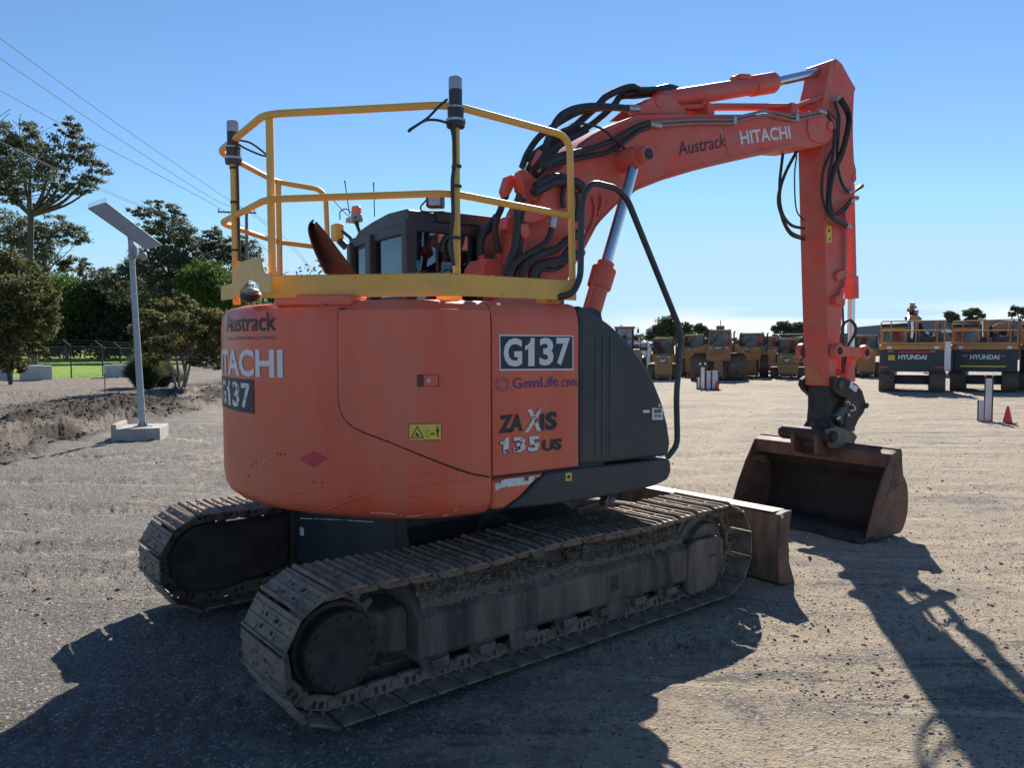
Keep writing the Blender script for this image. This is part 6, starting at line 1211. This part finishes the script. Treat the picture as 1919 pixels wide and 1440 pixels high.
dozer(1290, 700, 'far bulldozer in the gap beside the black handrail', 1262, 1318, 630, (1268, 1308), (632, 652), 0, (654, 684), 'catrusty', None, .24, trk=676)
dozer(1440, 699, 'far bulldozer seen between the two rightmost nearer bulldozers', 1416, 1470, 628, (1424, 1464), (630, 650), 0, (654, 684), 'catyellow', None, .24, trk=676)
dozer(1576, 702, 'far bulldozer right behind the bucket arm', 1548, 1606, 628, (1556, 1598), (630, 652), 0, (654, 686), 'catrusty', None, .24, trk=678)
# wheel loader at the left end of the row
e = Far('wheel_loader', 1176, 706, 'yellow wheel loader with dark cab rising behind the black cover', 'loader')
for x0, x1 in ((1140, 1158), (1194, 1212)): P = MB(); r = e.Z(668)/2; P.tube([(e.X(x0), .8, r), (e.X(x0)+.06, .8, r), (e.X(x1)-.06, .8, r), (e.X(x1), .8, r)], [r*.86, r, r, r*.86], 24); P.obj('wheel', 'hose', e.root)
e.poly([(1150, 690), (1148, 668), (1152, 655), (1200, 655), (1204, 668), (1202, 690)], .0, 2.2, 'engine_hood', 'catyellow', .05); e.box(1150, 611, 1190, 615.5, 1.4, 2.8, 'cab_roof', 'catrusty', .04)
for a in (1152, 1184): e.box(a, 615, a+4, 656, 1.5, 1.6, 'cab_pillar', 'dark', .01); e.box(a, 615, a+4, 656, 2.6, 2.7, 'cab_pillar', 'dark', .01)
e.box(1155, 616, 1185, 650, 1.54, 1.56, 'rear_window', 'farglass', 0); e.box(1165, 630, 1176, 655, 1.9, 2.1, 'operator_seat', 'seat', .05); e.box(1154, 650, 1186, 658, 1.5, 2.6, 'cab_body', 'dark', .03)
e.box(1194, 616, 1198, 624, 1.5, 1.6, 'mirror', 'dark', .02); e.tube([(1188, 614, 1.5), (1196, 613, 1.5), (1197, 624, 1.5)], .02, 'mirror_arm', 'dark'); e.box(1162, 607, 1165, 611, 1.8, 1.95, 'amber_beacon', 'amber', .02)
for L in ([(1186, 640, .4), (1212, 642, .4)], [(1200, 630, .4), (1200, 672, .4)], [(1212, 634, .4), (1212, 672, .4)], [(1190, 650, .4), (1216, 650, .4)], [(1193, 628, .4), (1206, 640, .4)]): e.tube(L, .02, 'access_rail', 'dark')
for x in (1198, 1206): e.box(x, 667, x+4, 671, .1, .2, 'tail_light', 'lens', .02)
# white panel behind loader
e = Far('white_van', 1196, 700, 'white van partly seen behind the wheel loader', 'van'); e.poly([(1178, 696), (1176, 655), (1182, 640), (1216, 640), (1222, 655), (1222, 696)], 3., 6., 'body', 'white', .1); e.box(1184, 646, 1214, 658, 2.97, 3.0, 'rear_window', 'farglass', .01); 
for a in (1180, 1212): e.box(a, 690, a+7, 703, 3.3, 4.0, 'wheel', 'hose', .05)
e = Far('white_truck', 1768, 712, 'white truck seen in the gap between the dark backed excavators', 'truck'); e.poly([(1750, 700), (1748, 640), (1755, 616), (1782, 616), (1788, 640), (1788, 700)], 3.5, 6.5, 'cab', 'white', .1); e.box(1754, 622, 1783, 640, 3.46, 3.5, 'window', 'farglass', .01)
for a in (1752, 1778): e.box(a, 690, a+8, 710, 3.6, 4.4, 'wheel', 'hose', .05)
e = Far('pale_ute', 1740, 706, 'white ute seen through the first excavator rail', 'car'); e.poly([(1722, 690), (1722, 640), (1730, 620), (1748, 622), (1756, 645), (1758, 690)], 5, 8, 'body', 'white', .1); e.box(1728, 624, 1748, 640, 4.96, 5.0, 'window', 'farglass', .01)
for a in (1724, 1750): e.box(a, 684, a+6, 702, 5.2, 5.8, 'wheel', 'hose', .05)
# low long machine roofs behind the row (dark canopy)
e = Far('parked_grader', 1545, 690, 'machine with a long dark flat canopy behind the bulldozers', 'grader'); e.box(1440, 625, 1600, 630, 2, 4, 'canopy', 'darkbody', .03); e.box(1445, 630, 1475, 668, 2.2, 3.6, 'cab', 'darkbody', .05); e.box(1560, 630, 1592, 668, 2.2, 3.6, 'cab', 'darkbody', .05); e.box(1440, 668, 1600, 682, 2, 4, 'frame', 'catyellow', .05)
for a in (1446, 1480, 1565): e.box(a, 672, a+16, 690, 2, 3, 'wheel', 'hose', .2)
# building
bD = 150; e = Far('long_shed', 1760, 662, 'long low shed with grey blue metal roof behind the excavators', 'shed')
e.poly([(1560, 632), (1600, 611), (1755, 600), (1990, 606), (2080, 630)], 0, 20, 'roof', 'roof', 0); e.box(1570, 630, 2070, 662, 1, 19, 'wall', 'wallgrey', 0); 
for a in range(1590, 2060, 60): e.box(a, 638, a+24, 662, .9, 1.1, 'roller_door', 'roof', 0)
# marker boards and cones
def board(px0, px1, ytop, ybase, label, posts=2, knob=True, m='board'):
    e = Far('barrier_board', (px0+px1)/2, ybase, label, 'barrier', 'white boards between black posts'); mb = MB(); 
    o = e.box(px0, ytop, px1, ybase, -.02, .02, 'board', m, .004)
    for k in range(posts):
        x = px0-1.2+k*(px1-px0+2.4)/(max(1, posts-1)); t = ytop-(5 if knob else 0); e.tube([(x, ybase+.4, 0), (x, t, 0)], e.s*1.3, 'post', 'hose')
        if knob: e.tube([(x, t, 0), (x, t-3.2, 0)], e.s*1.6, 'post_cap', 'white')
    e.box(px0-3, ybase-1, px1+3, ybase+1, -.15, .15, 'foot', 'hose', .005); return e
board(1313, 1320, 689, 730, 'tall narrow white board with capped posts near the bulldozers'); board(1324, 1331.5, 696, 731, 'short white board left of the far cone', 2, False); board(1334, 1345, 695.5, 731, 'wide short white board right beside the far cone', 2, False); board(1307.5, 1311, 708, 729, 'low narrow white board at the left of the far barrier group', 1, False)
board(1845.5, 1857.5, 710, 790, 'tall white board with capped posts near the right edge'); board(1833.5, 1843, 750, 790, 'low white board leaning beside the tall one near the right edge', 1, False)
def cone(px, py, hpx, wpx, label):
    g = gnd(px, py); s = np.dot(g-CAM, F_)/FPX; r = empty('traffic_cone', (g[0], g[1], gz(g[0], g[1])), label, 'traffic cone', 'red traffic cones'); Hh = hpx*s; w = wpx*s/2
    MB().tube([(0, 0, .02), (0, 0, .05), (0, 0, Hh*.98), (0, 0, Hh)], [w, w*.95, w*.24, w*.2], 20).obj('cone', 'conered', r); MB().box((-w*1.5, -w*1.5, 0), (w*1.5, w*1.5, .025)).obj('cone_base', 'hose', r, False, .006)
cone(1888, 794, 33, 17, 'red traffic cone near the right edge of the yard'); cone(1343, 731, 21, 10, 'small red traffic cone beside the far white boards')

# ------------------------------------------------------------------ light, sky, camera
sc = bpy.context.scene
w = bpy.data.worlds.new('World'); sc.world = w; w.use_nodes = True; N = w.node_tree.nodes; L = w.node_tree.links; bg = N['Background']; bg.inputs[1].default_value = .074
sky = N.new('ShaderNodeTexSky'); sky.sky_type = 'NISHITA'; sky.sun_disc = False; sky.sun_elevation = math.asin(SUN.z); sky.sun_rotation = math.atan2(SUN.x, SUN.y); sky.air_density = 1.0; sky.dust_density = 0.; sky.ozone_density = 3.4; sky.altitude = 300
# thin low clouds
tc = N.new('ShaderNodeTexCoord'); mp = N.new('ShaderNodeMapping'); mp.inputs['Scale'].default_value = (2.6, 2.6, 34); mp.inputs['Location'].default_value = (1.7, .3, 0); L.new(tc.outputs['Generated'], mp.inputs[0])
nz = N.new('ShaderNodeTexNoise'); nz.inputs['Scale'].default_value = 1.0; nz.inputs['Detail'].default_value = 6; L.new(mp.outputs[0], nz.inputs[0])
mr = N.new('ShaderNodeMapRange'); mr.inputs[1].default_value = .40; mr.inputs[2].default_value = .56; L.new(nz.outputs[0], mr.inputs[0])
sx = N.new('ShaderNodeSeparateXYZ'); L.new(tc.outputs['Generated'], sx.inputs[0])
m1 = N.new('ShaderNodeMapRange'); m1.inputs[1].default_value = .050; m1.inputs[2].default_value = .030; L.new(sx.outputs[2], m1.inputs[0])
mu = N.new('ShaderNodeMath'); mu.operation = 'MULTIPLY'; L.new(mr.outputs[0], mu.inputs[0]); L.new(m1.outputs[0], mu.inputs[1])
# only over the quarter of the sky behind the parked machines
vd = N.new('ShaderNodeVectorMath'); vd.operation = 'DOT_PRODUCT'; hd = Vector((math.cos(YAW-.40), math.sin(YAW-.40), 0)); vd.inputs[1].default_value = hd; L.new(tc.outputs['Generated'], vd.inputs[0])
m2 = N.new('ShaderNodeMapRange'); m2.inputs[1].default_value = .955; m2.inputs[2].default_value = .985; L.new(vd.outputs['Value'], m2.inputs[0])
mu2 = N.new('ShaderNodeMath'); mu2.operation = 'MULTIPLY'; L.new(mu.outputs[0], mu2.inputs[0]); L.new(m2.outputs[0], mu2.inputs[1])
mx = N.new('ShaderNodeMix'); mx.data_type = 'RGBA'; mx.inputs[7].default_value = (8.2, 8.5, 8.8, 1); dk_ = N.new('ShaderNodeMix'); dk_.data_type = 'RGBA'; dk_.blend_type = 'DARKEN'; dk_.inputs[0].default_value = .9; dk_.inputs[7].default_value = (4.1, 6.1, 8.0, 1); tn1 = N.new('ShaderNodeMix'); tn1.data_type = 'RGBA'; tn1.blend_type = 'MULTIPLY'; tn1.inputs[0].default_value = 1; tn1.inputs[7].default_value = (.82, .97, 1.08, 1); L.new(sky.outputs[0], tn1.inputs[6]); L.new(tn1.outputs[2], dk_.inputs[6])
L.new(mu2.outputs[0], mx.inputs[0]); L.new(dk_.outputs[2], mx.inputs[6]); L.new(mx.outputs[2], bg.inputs[0])
ld = bpy.data.lights.new('sun', 'SUN'); ld.energy = 5.0; ld.angle = rad(.53); ld.color = (1, .93, .82); lo = bpy.data.objects.new('sun', ld); C.objects.link(lo); lo.rotation_euler = SUN.to_track_quat('Z', 'Y').to_euler(); lo.location = (10, 10, 20)
cd = bpy.data.cameras.new('camera'); co = bpy.data.objects.new('camera', cd); C.objects.link(co); sc.camera = co; cd.sensor_width = 36; cd.sensor_fit = 'HORIZONTAL'; cd.lens = FPX/IW*36; cd.clip_start = .05; cd.clip_end = 6000
Mx = Matrix(((R_[0], U_[0], -F_[0], CAM[0]), (R_[1], U_[1], -F_[1], CAM[1]), (R_[2], U_[2], -F_[2], CAM[2]), (0, 0, 0, 1))); co.matrix_world = Mx
sc.view_settings.view_transform = 'Standard'; sc.view_settings.look = 'None'; sc.view_settings.exposure = .80; sc.view_settings.gamma = 1
sc.cycles.max_bounces = 8; sc.cycles.transparent_max_bounces = 16; sc.cycles.use_denoising = True
